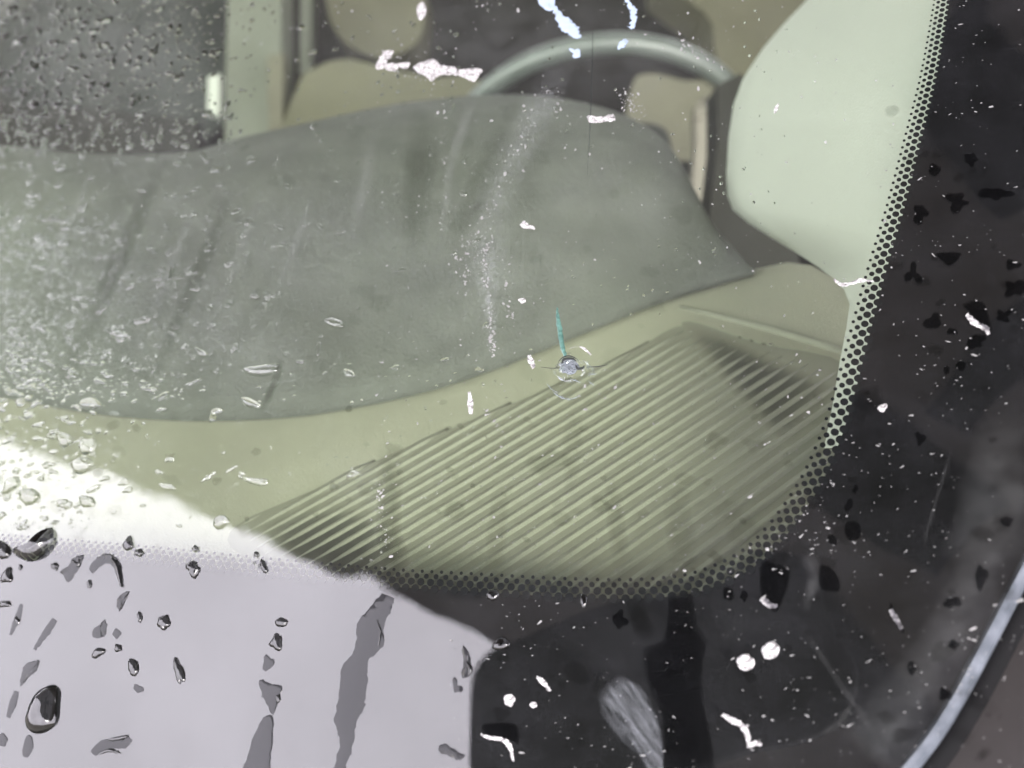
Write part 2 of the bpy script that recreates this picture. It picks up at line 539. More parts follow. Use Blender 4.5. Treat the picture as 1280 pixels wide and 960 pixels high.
# rounded ground edge of the glass
V, Fc = [], []
mo = len(outline)
prof = [(0.0, 0.0), (0.35, -0.0003), (0.75, -0.0011), (1.0, -0.0025), (0.7, -0.0042), (0.0, -0.0050)]
for k, (s, h) in enumerate(prof):
    for i in range(mo):
        q = outline_in[i] + (np.array(outline[i]) - outline_in[i]) * s
        V.append(W(q[0], q[1], h))
for k in range(len(prof) - 1):
    for i in range(mo):
        j = (i + 1) % mo
        Fc.append((k * mo + i, k * mo + j, (k + 1) * mo + j, (k + 1) * mo + i))
tag(mesh_obj('glass_edge', V, Fc, 'glass_edge', windshield, origin=O), 'pale rounded edge of the windshield glass at lower right')

# black ceramic border, printed behind the outer face
H_FR = -0.0042
frit_px = [(-260, 664), (-120, 675), (0, 686), (169, 701), (319, 717), (412, 726), (500, 734), (600, 740), (700, 746), (800, 748), (875, 739), (942, 709), (987, 664), (1025, 607), (1052, 545), (1070, 485), (1084, 430), (1106, 345), (1130, 262), (1153, 170), (1171, 95), (1187, 0), (1200, -90), (1215, -200)]
frit_uv = np.array([uv(px, py, H_FR) for px, py in frit_px])
frit_s = bez_smooth(frit_uv, 400, closed=False)
frit_s, frit_len = arc_resample(frit_s, 240)
left_ext = frit_s[0] + (far_left + np.array([0.06, 0.12]) - frit_s[0])
frit_line = np.vstack([[left_ext], frit_s, [frit_s[-1] + np.array([0.085, 0.34])]])
outer_line = np.vstack([[far_left], np.array(outline_in[:120])[::-1], [outline_in[-1]]])
fl, _ = arc_resample(frit_line[1:-1], 200)
ol, _ = arc_resample(outer_line[1:-1], 200)
fl = np.vstack([[frit_line[0]], fl, [frit_line[-1]]]); ol = np.vstack([[far_left + np.array([0.01, 0.01])], ol, [outline_in[-1]]])
# pair nearby points: walk by angle round the inner corner
V = [W(a, b, H_FR) for a, b in fl] + [W(a, b, H_FR) for a, b in ol]
nfl = len(fl)
Fc = [(i, nfl + i, nfl + i + 1, i + 1) for i in range(nfl - 1)]
mesh_obj('black_border', V, Fc, 'frit_black', windshield, smooth=False, origin=O)

# dots that thin the border out into the clear glass
def disc_mesh(name, r, n=12):
    me = bpy.data.meshes.new(name)
    vs = [(r * math.cos(2 * math.pi * i / n), r * math.sin(2 * math.pi * i / n), 0.00012) for i in range(n)]
    vs += [(x * 1.02, y * 1.02, 0) for x, y, _ in vs]
    fs = [tuple(range(n))] + [(i, n + i, n + (i + 1) % n, (i + 1) % n) for i in range(n)]
    me.from_pydata(vs, [], fs)
    me.materials.append(MATS['frit_dot_black'])
    return me
T = np.gradient(frit_s, axis=0); T /= np.linalg.norm(T, axis=1)[:, None]
Nin = np.stack([-T[:, 1], T[:, 0]], axis=1)          # points into the clear glass
arc = np.linspace(0, frit_len, len(frit_s))
def frit_at(s):
    p = np.array([np.interp(s, arc, frit_s[:, 0]), np.interp(s, arc, frit_s[:, 1])])
    q = np.array([np.interp(s, arc, Nin[:, 0]), np.interp(s, arc, Nin[:, 1])])
    return p, q / np.linalg.norm(q)
s_turn = arc[int(np.argmin(np.linalg.norm(frit_s - uv(1070, 485, H_FR), axis=1)))]
s_top = arc[int(np.argmin(np.linalg.norm(frit_s - uv(1187, 0, H_FR), axis=1)))]
s, k = 0.0, 0
rows = [(0.0, 0.93, 0.0), (0.00152, 0.84, 0.5), (0.00285, 0.60, 0.0), (0.00395, 0.39, 0.5)]
big, small = [], []
while s < frit_len - 0.004:
    u = min(1, max(0, (s - s_turn) / (s_top - s_turn)))
    sc = 1 - 0.30 * u
    pitch = 0.00245 * sc
    for ri, (off, rad, st) in enumerate(rows):
        p, q = frit_at(s + st * pitch)
        c = p + q * off * (1 - 0.12 * u)
        r = rad * 1e-3 * sc * (1 + rng.normal(0, 0.015))
        (big if ri in (0, 1) else small).append((c[0], c[1], r))
    s += pitch
RM = Matrix(((E1[0], E2[0], N[0]), (E1[1], E2[1], N[1]), (E1[2], E2[2], N[2])))
unit_dot = disc_mesh('frit_dot', 0.001)
def px_of(a, b, h):
    p = W(a, b, h) - CAM
    z = p.dot(FWD)
    return 640 + F_PX * p.dot(RGT) / z, 480 - F_PX * p.dot(UPV) / z
rest = list(small); shown = []
for d in big:
    x, y = px_of(d[0], d[1], H_FR)
    (shown if (-6 < x < 1286 and -6 < y < 966) else rest).append(d)
shown.sort(key=lambda d: -d[2]); rest += shown[300:]; shown = shown[:300]
inv = Matrix.Translation(-abs_loc(windshield))
for (a, b, r) in shown:
    o = bpy.data.objects.new('frit_dot', unit_dot)
    COL.objects.link(o)
    o.parent = windshield
    o.matrix_parent_inverse = inv
    o.matrix_basis = Matrix.LocRotScale(Vector(W(a, b, H_FR + 0.00003)), RM.to_quaternion(), Vector((r * 1000, r * 1000, 1)))
V, Fc = [], []
for (a, b, r) in rest:
    b0 = len(V)
    for i in range(12):
        t = 2 * math.pi * i / 12
        V.append(W(a + r * math.cos(t), b + r * math.sin(t), H_FR + 0.00015))
    for i in range(12):
        t = 2 * math.pi * i / 12
        V.append(W(a + 1.02 * r * math.cos(t), b + 1.02 * r * math.sin(t), H_FR + 0.00003))
    Fc.append(tuple(range(b0, b0 + 12)))
    Fc += [(b0 + i, b0 + 12 + i, b0 + 12 + (i + 1) % 12, b0 + (i + 1) % 12) for i in range(12)]
tag(mesh_obj('fine_frit_dots', V, Fc, 'frit_dot_black', windshield, smooth=False, origin=O), kind='stuff')

# ------------------------------------------------------------------ the stone chip
def patch(name, outline_px, h, z, mat, prof=FLAKE, parent=windshield, n=28, jit=0.0, smooth=True):
    V, Fc = ring_patch(poly_outline(outline_px, n, jit), h, prof, z)
    return mesh_obj(name, V, Fc, mat, parent, smooth, origin=np.mean(V, axis=0))
def ribbon(name, spine, widths, h, z, mat, parent=windshield, n=18, jit=0.0):
    V, Fc, _ = stroke_mesh(spine, widths, h, z, n, jit)
    return mesh_obj(name, V, Fc, mat, parent, True, origin=np.mean(V, axis=0))
# broken crater: concentric jagged facets
cx, cy = 711, 459
V, Fc = [], []
radii = [(1.0, 0.00006), (0.78, 0.00022), (0.55, 0.00012), (0.32, 0.00028), (0.12, 0.00010)]
nn = 22
for ri, (rr, hh) in enumerate(radii):
    for i in range(nn):
        t = 2 * math.pi * i / nn
        r = rr * (1 + rng.normal(0, 0.10))
        a, b = uv(cx + 12.5 * r * math.cos(t) + 1, cy + 9.5 * r * math.sin(t))
        V.append(W(a, b, hh + abs(rng.normal(0, 0.00020))))
V.append(W(*uv(cx, cy), 0.0002))
for ri in range(len(radii) - 1):
    for i in range(nn):
        j = (i + 1) % nn
        Fc.append((ri * nn + i, ri * nn + j, (ri + 1) * nn + j, (ri + 1) * nn + i))
Fc += [((len(radii) - 1) * nn + i, (len(radii) - 1) * nn + (i + 1) % nn, len(V) - 1) for i in range(nn)]
tag(mesh_obj('impact_pit', V, Fc, 'crushed_glass', windshield, smooth=False, origin=np.mean(V, axis=0)), 'crushed grey crater of the stone chip')
ribbon('pit_dark_crack', [(703, 456), (705, 451), (711, 449.5), (717, 450), (721, 453)], [1.5, 3.2, 3.2, 2.6, 1], 0.00008, 0.0006, 'crack_dark')  # dark crescent marks in the pit
ribbon('pit_dark_crack', [(720, 457), (723, 462), (729, 461), (731, 458)], [1, 3.2, 3, 1], 0.00008, 0.0006, 'crack_dark')
tag(ribbon('long_crack', [(696.5, 384), (697, 394), (699, 408), (701.5, 425), (704, 437), (706.5, 446)], [0.8, 4.5, 6.6, 6.4, 5.6, 3.4], 0.0002, 0.00010, 'crack_teal', n=30, jit=0.35), 'long teal crack rising from the stone chip')
ribbon('crack_line', [(699, 460), (690, 460.5), (676, 459)], [1.5, 1.0, 0.5], 0.00005, 0.0001, 'crack_dark')
ribbon('crack_line', [(733, 459), (746, 458.5), (760, 456)], [1.4, 1.3, 0.5], 0.00005, 0.0001, 'crack_dark')
ribbon('crack_line', [(741, 40), (740, 90), (738, 150), (734, 220)], [0.6, 0.9, 0.9, 0.3], 0.00004, 0.0001, 'crack_dark')
ribbon('chip_arc', [(724, 433), (731, 436.5), (739, 444)], [1.2, 3.6, 1.6], 0.00008, 0.0001, 'fleck_glint_white')
ribbon('chip_arc', [(712, 436), (717, 434), (722, 434)], [0.4, 0.8, 0.4], 0.00005, 0.0001, 'crumb')
sh_V, sh_F = [], []
for k_ in range(34):
    t = rng.uniform(0, 6.283); rr = rng.uniform(0.5, 1.0)
    x0, y0 = cx + 6 + 25 * rr * math.cos(t), cy + 4 + 17 * rr * math.sin(t)
    if y0 < cy - 9: continue
    la, lb = rng.uniform(2, 6), rng.uniform(0.8, 2.4); aa = t + 1.57 + rng.normal(0, 0.5)
    base = len(sh_V)
    for (u_, v_) in ((-1, -0.3), (-0.1, -1), (1, -0.2), (0.6, 0.8), (-0.5, 0.9)):
        xx = x0 + la * u_ * math.cos(aa) - lb * v_ * math.sin(aa); yy = y0 + la * u_ * math.sin(aa) + lb * v_ * math.cos(aa)
        sh_V.append(W(*uv(xx, yy), 0.00025 + rng.uniform(0, 0.00045)))
    sh_F += [(base, base + 1, base + 2), (base, base + 2, base + 3), (base, base + 3, base + 4)]
mesh_obj('chip_shards', sh_V, sh_F, 'shard', windshield, False, origin=np.mean(sh_V, axis=0))
ribbon('pit_rim', [(697, 462), (699, 454), (704, 448.5), (711, 446.5), (718, 448), (724, 452)], [0.4, 0.8, 1.6, 2.0, 1.4, 0.4], 0.0001, 0.0007, 'crack_dark')
for sp, w in (([(697, 471), (701, 474), (706, 476)], 2.4), ([(690, 489), (700, 496), (712, 499), (726, 495)], 2.0), ([(738, 468), (742, 468), (746, 467)], 1.5), ([(736, 477), (740, 480), (743, 482)], 1.4), ([(684, 480), (690, 487), (697, 491)], 1.3), ([(713, 474), (720, 476), (726, 479)], 1.6)):
    ribbon('chip_flake', sp, [0.5, w, w * 0.8, 0.5], 0.00005, 0.0001, 'crushed_glass', jit=0.3)

# ------------------------------------------------------------------ dashboard deck and its ribbed vent
DZ, DS = -0.148, 0.20
def deck(px, py, lift=0.0): return on_plane(px, py, DZ + lift, DS)
deck_n = np.array([-DS, 0, 1.0]); deck_n /= np.linalg.norm(deck_n)
dashboard = empty('dashboard', deck(500, 560)); dashboard.parent = car
dashboard.matrix_parent_inverse = Matrix.Translation(-abs_loc(car))
deck_px = [(-170, 470), (300, 430), (900, 345), (940, 337), (985, 328), (1015, 332), (1046, 350), (1085, 385), (1230, 560), (1140, 800), (800, 880), (300, 820), (0, 770), (-200, 735)]
poly = [deck(*p) for p in deck_px]
V, Fc = slab(poly, np.array([0, 0, -0.02]))
mesh_obj('deck', V, Fc, 'deck_khaki', dashboard, smooth=False)
# raised lip along the far side of the ribs
def tube(pts3, rad, mat, name, parent, n=10, flat=1.0):
    P = np.array(pts3); V, Fc = [], []
    Tt = np.gradient(P, axis=0)
    for i, p in enumerate(P):
        t = Tt[i] / np.linalg.norm(Tt[i])
        s_ = np.cross(t, deck_n); s_ /= np.linalg.norm(s_)
        u_ = np.cross(s_, t)
        r = rad[i] if hasattr(rad, '__len__') else rad
        for k in range(n):
            a = 2 * math.pi * k / n
            V.append(p + r * (math.cos(a) * s_ + flat * math.sin(a) * u_))
    for i in range(len(P) - 1):
        for k in range(n):
            j = (k + 1) % n
            Fc.append((i * n + k, i * n + j, (i + 1) * n + j, (i + 1) * n + k))
    Fc.append(tuple(range(n))[::-1]); Fc.append(tuple(range((len(P) - 1) * n, len(P) * n)))
    return mesh_obj(name, V, Fc, mat, parent, True)
tube([deck(*p) for p in ((850, 384), (900, 396), (960, 411), (1020, 429), (1085, 450))], [0.0006, 0.0013, 0.0015, 0.0015, 0.0014], 'slat_khaki', 'vent_lip', dashboard)

vent = empty('vent_grille', deck(700, 600)); vent.parent = car
vent.matrix_parent_inverse = Matrix.Translation(-abs_loc(car))
g = np.array([1.3, 0.90, 0.0]); g[2] = DS * g[0]; g /= np.linalg.norm(g)
q = np.cross(deck_n, g)
org = deck(711, 600)
spacing = abs((deck(711, 617) - org).dot(q))
vp = [deck(*p) for p in ((285, 662), (400, 607), (500, 561), (600, 519), (700, 478), (790, 438), (858, 403), (950, 428), (1070, 462), (1130, 600), (1040, 730), (850, 810), (520, 800), (330, 712))]
vp2 = [np.array([(p - org).dot(g), (p - org).dot(q)]) for p in vp]
def clip_line(c):
    xs = []
    for i in range(len(vp2)):
        p1, p2 = vp2[i], vp2[(i + 1) % len(vp2)]
        if (p1[1] - c) * (p2[1] - c) < 0:
            xs.append(p1[0] + (c - p1[1]) / (p2[1] - p1[1]) * (p2[0] - p1[0]))
    return (min(xs), max(xs)) if len(xs) >= 2 else None
lo = min(v[1] for v in vp2); hi = max(v[1] for v in vp2)
k0, k1 = int(lo / spacing) - 1, int(hi / spacing) + 1
for kk in range(k0, k1 + 1):
    c = kk * spacing
    seg = clip_line(c)
    if seg is None or seg[1] - seg[0] < 0.006: continue
    wdt, hgt = spacing * 0.49, spacing * 0.29
    prof = [(-1.0, -0.05), (-0.80, 0.10), (-0.58, 0.80), (-0.42, 1.0), (-0.22, 0.84), (0.2, 0.42), (1.0, -0.05)]
    nl = 9
    V, Fc = [], []
    for i in range(nl):
        t = i / (nl - 1)
        x = seg[0] + (seg[1] - seg[0]) * t
        e = min(1, (x - seg[0]) / 0.012, (seg[1] - x) / 0.006)
        for (s_, hh) in prof:
            V.append(org + g * x + q * (c + s_ * wdt * (0.35 + 0.65 * e)) + deck_n * (hgt * hh * (0.15 + 0.85 * e)))
    m = len(prof)
    for i in range(nl - 1):
        for j in range(m - 1):
            Fc.append((i * m + j, (i + 1) * m + j, (i + 1) * m + j + 1, i * m + j + 1))
    Fc.append(tuple(range(m))); Fc.append(tuple(range((nl - 1) * m, nl * m))[::-1])
    mesh_obj('slat', V, Fc, 'slat_khaki', vent, True)
P = bez_smooth(np.array([(288, 664), (400, 609), (500, 563), (600, 521), (700, 480), (790, 440), (858, 406), (950, 430), (1070, 464), (1130, 600), (1040, 730), (850, 810), (520, 800), (330, 712)], float), 60)
mesh_obj('vent_base', [deck(x, y, 0.0004) for x, y in P], [tuple(range(60))], 'vent_base', vent, False)
# dark patches under the slats that paint a soft dark reflection
for nm, pp in (('painted_shade', [(872, 418), (905, 424), (950, 446), (1000, 468), (1030, 490), (1010, 520), (985, 545), (955, 525), (925, 492), (890, 450)]),
               ('painted_shade', [(345, 655), (390, 640), (430, 640), (475, 655), (500, 690), (470, 730), (400, 715), (355, 690)])):
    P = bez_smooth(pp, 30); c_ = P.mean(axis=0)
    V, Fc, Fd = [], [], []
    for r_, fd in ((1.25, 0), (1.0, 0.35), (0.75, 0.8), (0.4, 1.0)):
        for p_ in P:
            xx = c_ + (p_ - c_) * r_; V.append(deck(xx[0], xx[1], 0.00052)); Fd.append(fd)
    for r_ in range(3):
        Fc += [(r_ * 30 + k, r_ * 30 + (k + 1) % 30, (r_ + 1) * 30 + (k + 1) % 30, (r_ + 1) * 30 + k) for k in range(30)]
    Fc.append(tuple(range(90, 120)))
    mesh_obj(nm, V, Fc, 'shade_paint', vent, False, fade=Fd)

# grey padded upper dashboard
bot = bez_smooth([(-200, 455), (-100, 478), (0, 493), (100, 511), (200, 520), (300, 520), (400, 511), (520, 487), (620, 455), (720, 415), (820, 375), (900, 349), (945, 337)], 60, closed=False)
top = bez_smooth([(-200, 165), (-80, 175), (20, 183), (120, 192), (230, 190), (300, 172), (390, 152), (490, 131), (600, 119), (690, 121), (770, 140), (825, 170), (858, 215), (885, 272), (935, 330)], 60, closed=False)
V, Fc = [], []
nr = 26
for j in range(nr):
    t = j / (nr - 1)
    for i in range(60):
        B3 = on_plane(bot[i][0], bot[i][1], DZ + 0.004, DS)
        lift = 0.035 * (1 - min(1, max(0, (i - 42) / 16)))
        T3 = on_plane(top[i][0], top[i][1], DZ + 0.004 + lift, 0.04 + 0.16 * min(1, max(0, (i - 36) / 18)))
        P = B3 + (T3 - B3) * t
        tp = 1 - min(1, max(0, (i - 40) / 17)) ** 1.5
        P = P + np.array([0, 0, 0.022 * tp * math.sin(math.pi * t) ** 1.0 - (0.0015 * (1 - min(1, t / 0.02)))])
        V.append(P)
for j in range(nr - 1):
    for i in range(59):
        Fc.append((j * 60 + i, j * 60 + i + 1, (j + 1) * 60 + i + 1, (j + 1) * 60 + i))
b0 = len(V)
for i in range(60): V.append(V[i] + np.array([0, 0.006, -0.006]))
for i in range(59): Fc.append((b0 + i, b0 + i + 1, i + 1, i))
b1 = len(V)
for i in range(60): V.append(V[(nr - 1) * 60 + i] + np.array([0, 0.01, -0.16 if i < 44 else -0.02]))
for i in range(59): Fc.append(((nr - 1) * 60 + i, (nr - 1) * 60 + i + 1, b1 + i + 1, b1 + i))
tag(mesh_obj('upper_pad', V, Fc, 'dash_pad', dashboard), 'grey padded top of the dashboard with instrument hood')

# ------------------------------------------------------------------ windshield pillar trim
rowsL = [(-140, 1100), (-60, 1052), (0, 1012), (35, 978), (70, 948), (100, 928), (130, 917), (170, 911), (215, 908), (245, 909), (262, 916), (278, 934), (296, 962), (314, 992), (332, 1020), (348, 1042), (362, 1055), (380, 1062), (410, 1058), (450, 1050), (500, 1042), (560, 1030)]
V, Fc = [], []
nc = 16
for (y, xl) in rowsL:
    fx = np.interp(y, [-200, 0, 95, 170, 262, 345, 430, 485, 560], [1215, 1187, 1171, 1153, 1130, 1106, 1084, 1070, 1048])
    xr = fx + 70
    for k in range(nc):
        t = k / (nc - 1)
        tt = 1 - (1 - t) ** 2.4
        x = xl + (xr - xl) * t
        gd = D_GLASS / (-N.dot(ray(x, y)))
        ext = 0.10 * (1 - tt) * np.interp(y, [-140, 250, 345, 380, 560], [1, 1, 0.55, 0.25, 0.12])
        V.append(at_depth(x, y, gd + 0.016 + ext))
for r in range(len(rowsL) - 1):
    for k in range(nc - 1):
        Fc.append((r * nc + k, (r + 1) * nc + k, (r + 1) * nc + k + 1, r * nc + k + 1))
# turn the rim away from the viewer so that the trim has a thickness
b0 = len(V)
for r in range(len(rowsL)):
    V.append(V[r * nc] + np.array([0.012, 0.035, -0.004]))
for r in range(13):
    Fc.append((r * nc, b0 + r, b0 + r + 1, (r + 1) * nc))
pil = tag(mesh_obj('pillar_trim', V, Fc, 'pillar_trim', car), 'pale smooth trim of the windshield pillar')
# ------------------------------------------------------------------ cabin behind the dashboard
def plate(name, px_poly, depth, mat, parent=car, thick=0.03, smooth_n=0):
    pts = bez_smooth(px_poly, smooth_n) if smooth_n else np.array(px_poly, float)
    dep = depth if hasattr(depth, '__len__') else [depth] * len(pts)
    P = [at_depth(x, y, dd) for (x, y), dd in zip(pts, dep)]
    V, Fc = slab(P, FWD * thick)
    return mesh_obj(name, V, Fc, mat, parent, False)
# steering wheel
wc_dir = ray(749, 222)
wheel = empty('steering_wheel', CAM + wc_dir * 0.86); wheel.parent = car
wheel.matrix_parent_inverse = Matrix.Translation(-abs_loc(car))
wn_ = np.array([0.0, 0.91, 0.41]); wx_ = X; wy_ = np.cross(wn_, wx_)
if wy_[2] < 0: wy_ = -wy_
V, Fc = [], []
RM_, rm_ = 0.168, 0.0100
for i in range(64):
    a = 2 * math.pi * i / 64
    rd = math.cos(a) * wx_ + math.sin(a) * wy_
    for k in range(12):
        b = 2 * math.pi * k / 12
        V.append(np.array(wheel.location) * 0 + (CAM + wc_dir * 0.86) + rd * (RM_ + rm_ * math.cos(b)) + wn_ * rm_ * math.sin(b))
for i in range(64):
    for k in range(12):
        Fc.append((i * 12 + k, i * 12 + (k + 1) % 12, ((i + 1) % 64) * 12 + (k + 1) % 12, ((i + 1) % 64) * 12 + k))
mesh_obj('rim', V, Fc, 'wheel_grey', wheel)
V, Fc = box_mesh(CAM + wc_dir * 0.86 + wy_ * 0.0, wx_, wy_, wn_, 0.075, 0.06, 0.03)
mesh_obj('hub', V, Fc, 'wheel_dark', wheel)
for sgn in (-1, 1):
    V, Fc = box_mesh(CAM + wc_dir * 0.86 + wx_ * sgn * 0.115, wx_, wy_, wn_, 0.065, 0.018, 0.010)
    mesh_obj('spoke', V, Fc, 'wheel_dark', wheel)
# seats
def seat(px, py, depth, sx, label):
    c = at_depth(px, py, depth)
    s = empty('seat', c); s.parent = car
    s.matrix_parent_inverse = Matrix.Translation(-abs_loc(car))
    tag(s, label)
    tilt = np.array([0, 0.25, 0.97]); fw = np.array([0, -0.97, 0.25])
    V, Fc = box_mesh(c + tilt * 0.02, X, fw, tilt, sx, 0.055, 0.30); mesh_obj('backrest', V, Fc, 'seat_tan', s)
    V, Fc = box_mesh(c + tilt * 0.42 + fw * 0.02, X, fw, tilt, 0.12, 0.045, 0.09); mesh_obj('headrest', V, Fc, 'seat_tan', s)
    V, Fc = box_mesh(c + np.array([0, -0.24, -0.30]), X, Y, Z, sx, 0.26, 0.08); mesh_obj('cushion', V, Fc, 'seat_tan', s)
    return s
plate('side_bolster', [(822, -40), (1010, -40), (1000, 60), (965, 95), (928, 100), (905, 85), (893, 60), (885, 20)], 1.15, 'seat_tan', thick=0.10, smooth_n=26)
plate('centre_bolster', [(412, -40), (520, -40), (530, 20), (520, 55), (480, 72), (445, 62), (420, 40), (408, 5)], 1.25, 'seat_tan', thick=0.10, smooth_n=26)
plate('seat_cushion', [(372, 108), (392, 86), (430, 74), (480, 84), (540, 96), (600, 100), (620, 180), (370, 190)], 1.05, 'seat_tan', thick=0.12, smooth_n=30)
plate('door_panel', [(790, 108), (812, 92), (850, 100), (895, 118), (905, 260), (870, 262), (790, 200)], 1.02, 'panel_tan', thick=0.04, smooth_n=26)
plate('door_edge_trim', [(872, 128), (896, 130), (893, 245), (880, 252), (866, 240), (870, 180)], 0.80, 'trim_pink', thick=0.02, smooth_n=24)
plate('door_seal', [(897, 106), (925, 92), (960, 120), (1000, 330), (970, 345), (920, 345), (903, 312), (886, 280), (890, 240), (897, 180)], 0.52, 'cabin_dark', thick=0.03)
plate('belt_post', [(286, -60), (350, -60), (352, 60), (345, 180), (340, 215), (280, 215), (282, 100)], 1.10, 'post_pale', thick=0.06)
plate('post_strip', [(334, 70), (354, 66), (353, 160), (336, 165)], 1.05, 'panel_tan', thick=0.02)
plate('buckle_light', [(260, 96), (274, 92), (273, 145), (259, 142)], 0.98, 'pillar_trim', thick=0.012)
plate('far_post', [(376, -20), (390, -20), (388, 90), (374, 92)], 1.3, 'post_pale', thick=0.03)

pbr('added_plate_grey', (0.048, 0.056, 0.049), 0.7, 0.3, 0.3, 5)
plate('added_far_plate', [(-120, -80), (284, -80), (284, 150), (240, 196), (-120, 210)], 1.5, 'added_plate_grey', thick=0.02)  # added plate giving the upper left its grey-green tone
plate('rear_sill', [(-120, 120), (100, 135), (244, 150), (250, 205), (-120, 215)], 1.35, 'cabin_dark', thick=0.03)
# shell that closes the cabin: floor, back, sides below the windows, roof
def cab(x0, x1, y0, y1, z0, z1, name, mat):
    P = [CAM + np.array(p) for p in ((x0, y0, z0), (x1, y0, z0), (x1, y1, z0), (x0, y1, z0))]
    V, Fc = slab(P, np.array([0, 0, z1 - z0]))
    return mesh_obj(name, V, Fc, mat, car, False)
cab(-1.5, 0.75, 0.25, 2.4, -0.80, -0.76, 'cabin_floor', 'cabin_dark')
cab(-1.5, 0.75, 2.36, 2.40, -0.80, 0.15, 'rear_panel', 'cabin_dark')
cab(-1.54, -1.50, 0.25, 2.4, -0.80, 0.06, 'side_door', 'cabin_dark')
cab(0.71, 0.75, 0.45, 2.4, -0.80, 0.06, 'side_door', 'cabin_dark')
cab(-1.5, 0.75, 0.75, 2.4, 0.34, 0.37, 'roof_panel', 'headliner')
cab(-1.5, 0.30, 0.18, 0.30, -0.80, -0.24, 'bulkhead', 'cabin_dark')
# rear bench, dark
V, Fc = box_mesh(CAM + np.array([-0.4, 2.0, -0.25]), X, Y, Z, 1.0, 0.12, 0.35); mesh_obj('rear_bench', V, Fc, 'cabin_dark', car)

# ------------------------------------------------------------------ seal and painted body outside the glass
def edge_strip(name, o0, o1, h0, h1, mat, i0=14, i1=118, hump=0.0, m=7):
    Pn = []
    out_n = -(inset_poly(outline, 1.0) - np.array(outline))
    V, Fc = [], []
    rng_i = range(i0, i1)
    for i in rng_i:
        for k in range(m):
            t = k / (m - 1)
            qq = np.array(outline[i]) + out_n[i] * (o0 + (o1 - o0) * t)
            V.append(W(qq[0], qq[1], h0 + (h1 - h0) * t + hump * math.sin(math.pi * t)))
    L = len(list(rng_i))
    for i in range(L - 1):
        for k in range(m - 1):
            Fc.append((i * m + k, i * m + k + 1, (i + 1) * m + k + 1, (i + 1) * m + k))
    return mesh_obj(name, V, Fc, mat, car)
edge_strip('rubber_seal', -0.0015, 0.0034, -0.0062, -0.0055, 'rubber', hump=0.001)
edge_strip('body_panel', 0.0026, 0.10, -0.0060, -0.0200, 'body_paint', hump=0.012, m=14)

# ================================================================== things reflected in the glass
RZ = 1.5
def roof_pt(px, py, dz=0.0):
    p, r = reflect(px, py)
    return p + r * ((CAM[2] + RZ + dz - p[2]) / r[2])
e_a, e_b, e_c = roof_pt(-60, 522), roof_pt(300, 662), roof_pt(640, 813)
dirn = e_a - e_c; dirn /= np.linalg.norm(dirn)
roof = empty('carport_roof', CAM + np.array([0, 1.0, RZ]))
tag(roof, 'dark boarded roof overhead mirrored in the windshield beside bright sky', 'roof')
bend = e_c - dirn * 0.12
far = e_a + dirn * 3.0
poly = [far, e_b + (e_a - e_b) * 0.4, e_b, e_c, bend, bend + np.array([0.9, -0.95, 0]), np.array([3.6, -2.1, e_c[2]]), np.array([3.6, 5.0, e_c[2]]), np.array([far[0], 5.0, e_c[2]])]
V, Fc = slab(poly, np.array([0, 0, 0.12]))
mesh_obj('roof_deck', V, Fc, 'roof_board', roof, False)
def beam(p1, p2, w, hgt, mat='roof_beam'):
    a, b = roof_pt(*p1, dz=-0.02), roof_pt(*p2, dz=-0.02)
    d = b - a; a = a - d * 0.5; b = b + d * 0.5
    t = (b - a) / np.linalg.norm(b - a); s_ = np.cross(t, Z) * w / 2
    V, Fc = slab([a - s_, a + s_, b + s_, b - s_], np.array([0, 0, hgt]))
    mesh_obj('rafter', V, Fc, mat, roof, False)
beam((1195, 90), (1275, 190), 0.20, 0.03)
beam((1060, 570), (1160, 640), 0.22, 0.03)
beam((560, 715), (660, 722), 0.10, 0.03)
beam((1100, 880), (1010, 775), 0.16, 0.03)
beam((1215, 500), (1275, 420), 0.10, 0.03)

# the phone that takes the picture, its dark corner mirrored low on the black border
pc, pr = reflect(588, 812)
pz = CAM - FWD * 0.004
def cam_plane(px, py):
    p, r = reflect(px, py)
    return p + r * ((pz - p).dot(FWD) / r.dot(FWD))
corner = cam_plane(585, 815)
left_low = cam_plane(580, 960)
top_r = cam_plane(830, 806)
ph = empty('phone', CAM - FWD * 0.008)
tag(ph, 'dark phone whose rounded corner is mirrored low in the black border', 'phone')
vy = left_low - corner; vy /= np.linalg.norm(vy)
ux = top_r - corner; ux = ux - ux.dot(vy) * vy; ux /= np.linalg.norm(ux)
Lx = (CAM - corner).dot(ux) + 0.035; Ly = 0.082
rc = 0.024
def rrect(ins, zoff):
    pts = []
    for (cx_, cy_, a0) in ((rc, rc, 180), (Lx - rc, rc, 270), (Lx - rc, Ly - rc, 0), (rc, Ly - rc, 90)):
        for k in range(7):
            a = math.radians(a0 + k * 15)
            pts.append(corner + ux * (cx_ + (rc - ins) * math.cos(a)) + vy * (cy_ + (rc - ins) * math.sin(a)) - FWD * zoff)
    return pts
V = []
layers = [(0.0015, 0.0), (0.0004, 0.0008), (0.0, 0.002), (0.0, 0.006), (0.001, 0.0078)]
for ins, zo in layers: V += rrect(ins, zo)
nr_ = 28; Fc = []
for L in range(len(layers) - 1):
    for i in range(nr_):
        j = (i + 1) % nr_
        Fc.append((L * nr_ + i, L * nr_ + j, (L + 1) * nr_ + j, (L + 1) * nr_ + i))
Fc.append(tuple(range(nr_))); Fc.append(tuple(range((len(layers) - 1) * nr_, len(layers) * nr_)))
mesh_obj('case', V, Fc, 'phone_black', ph, False)

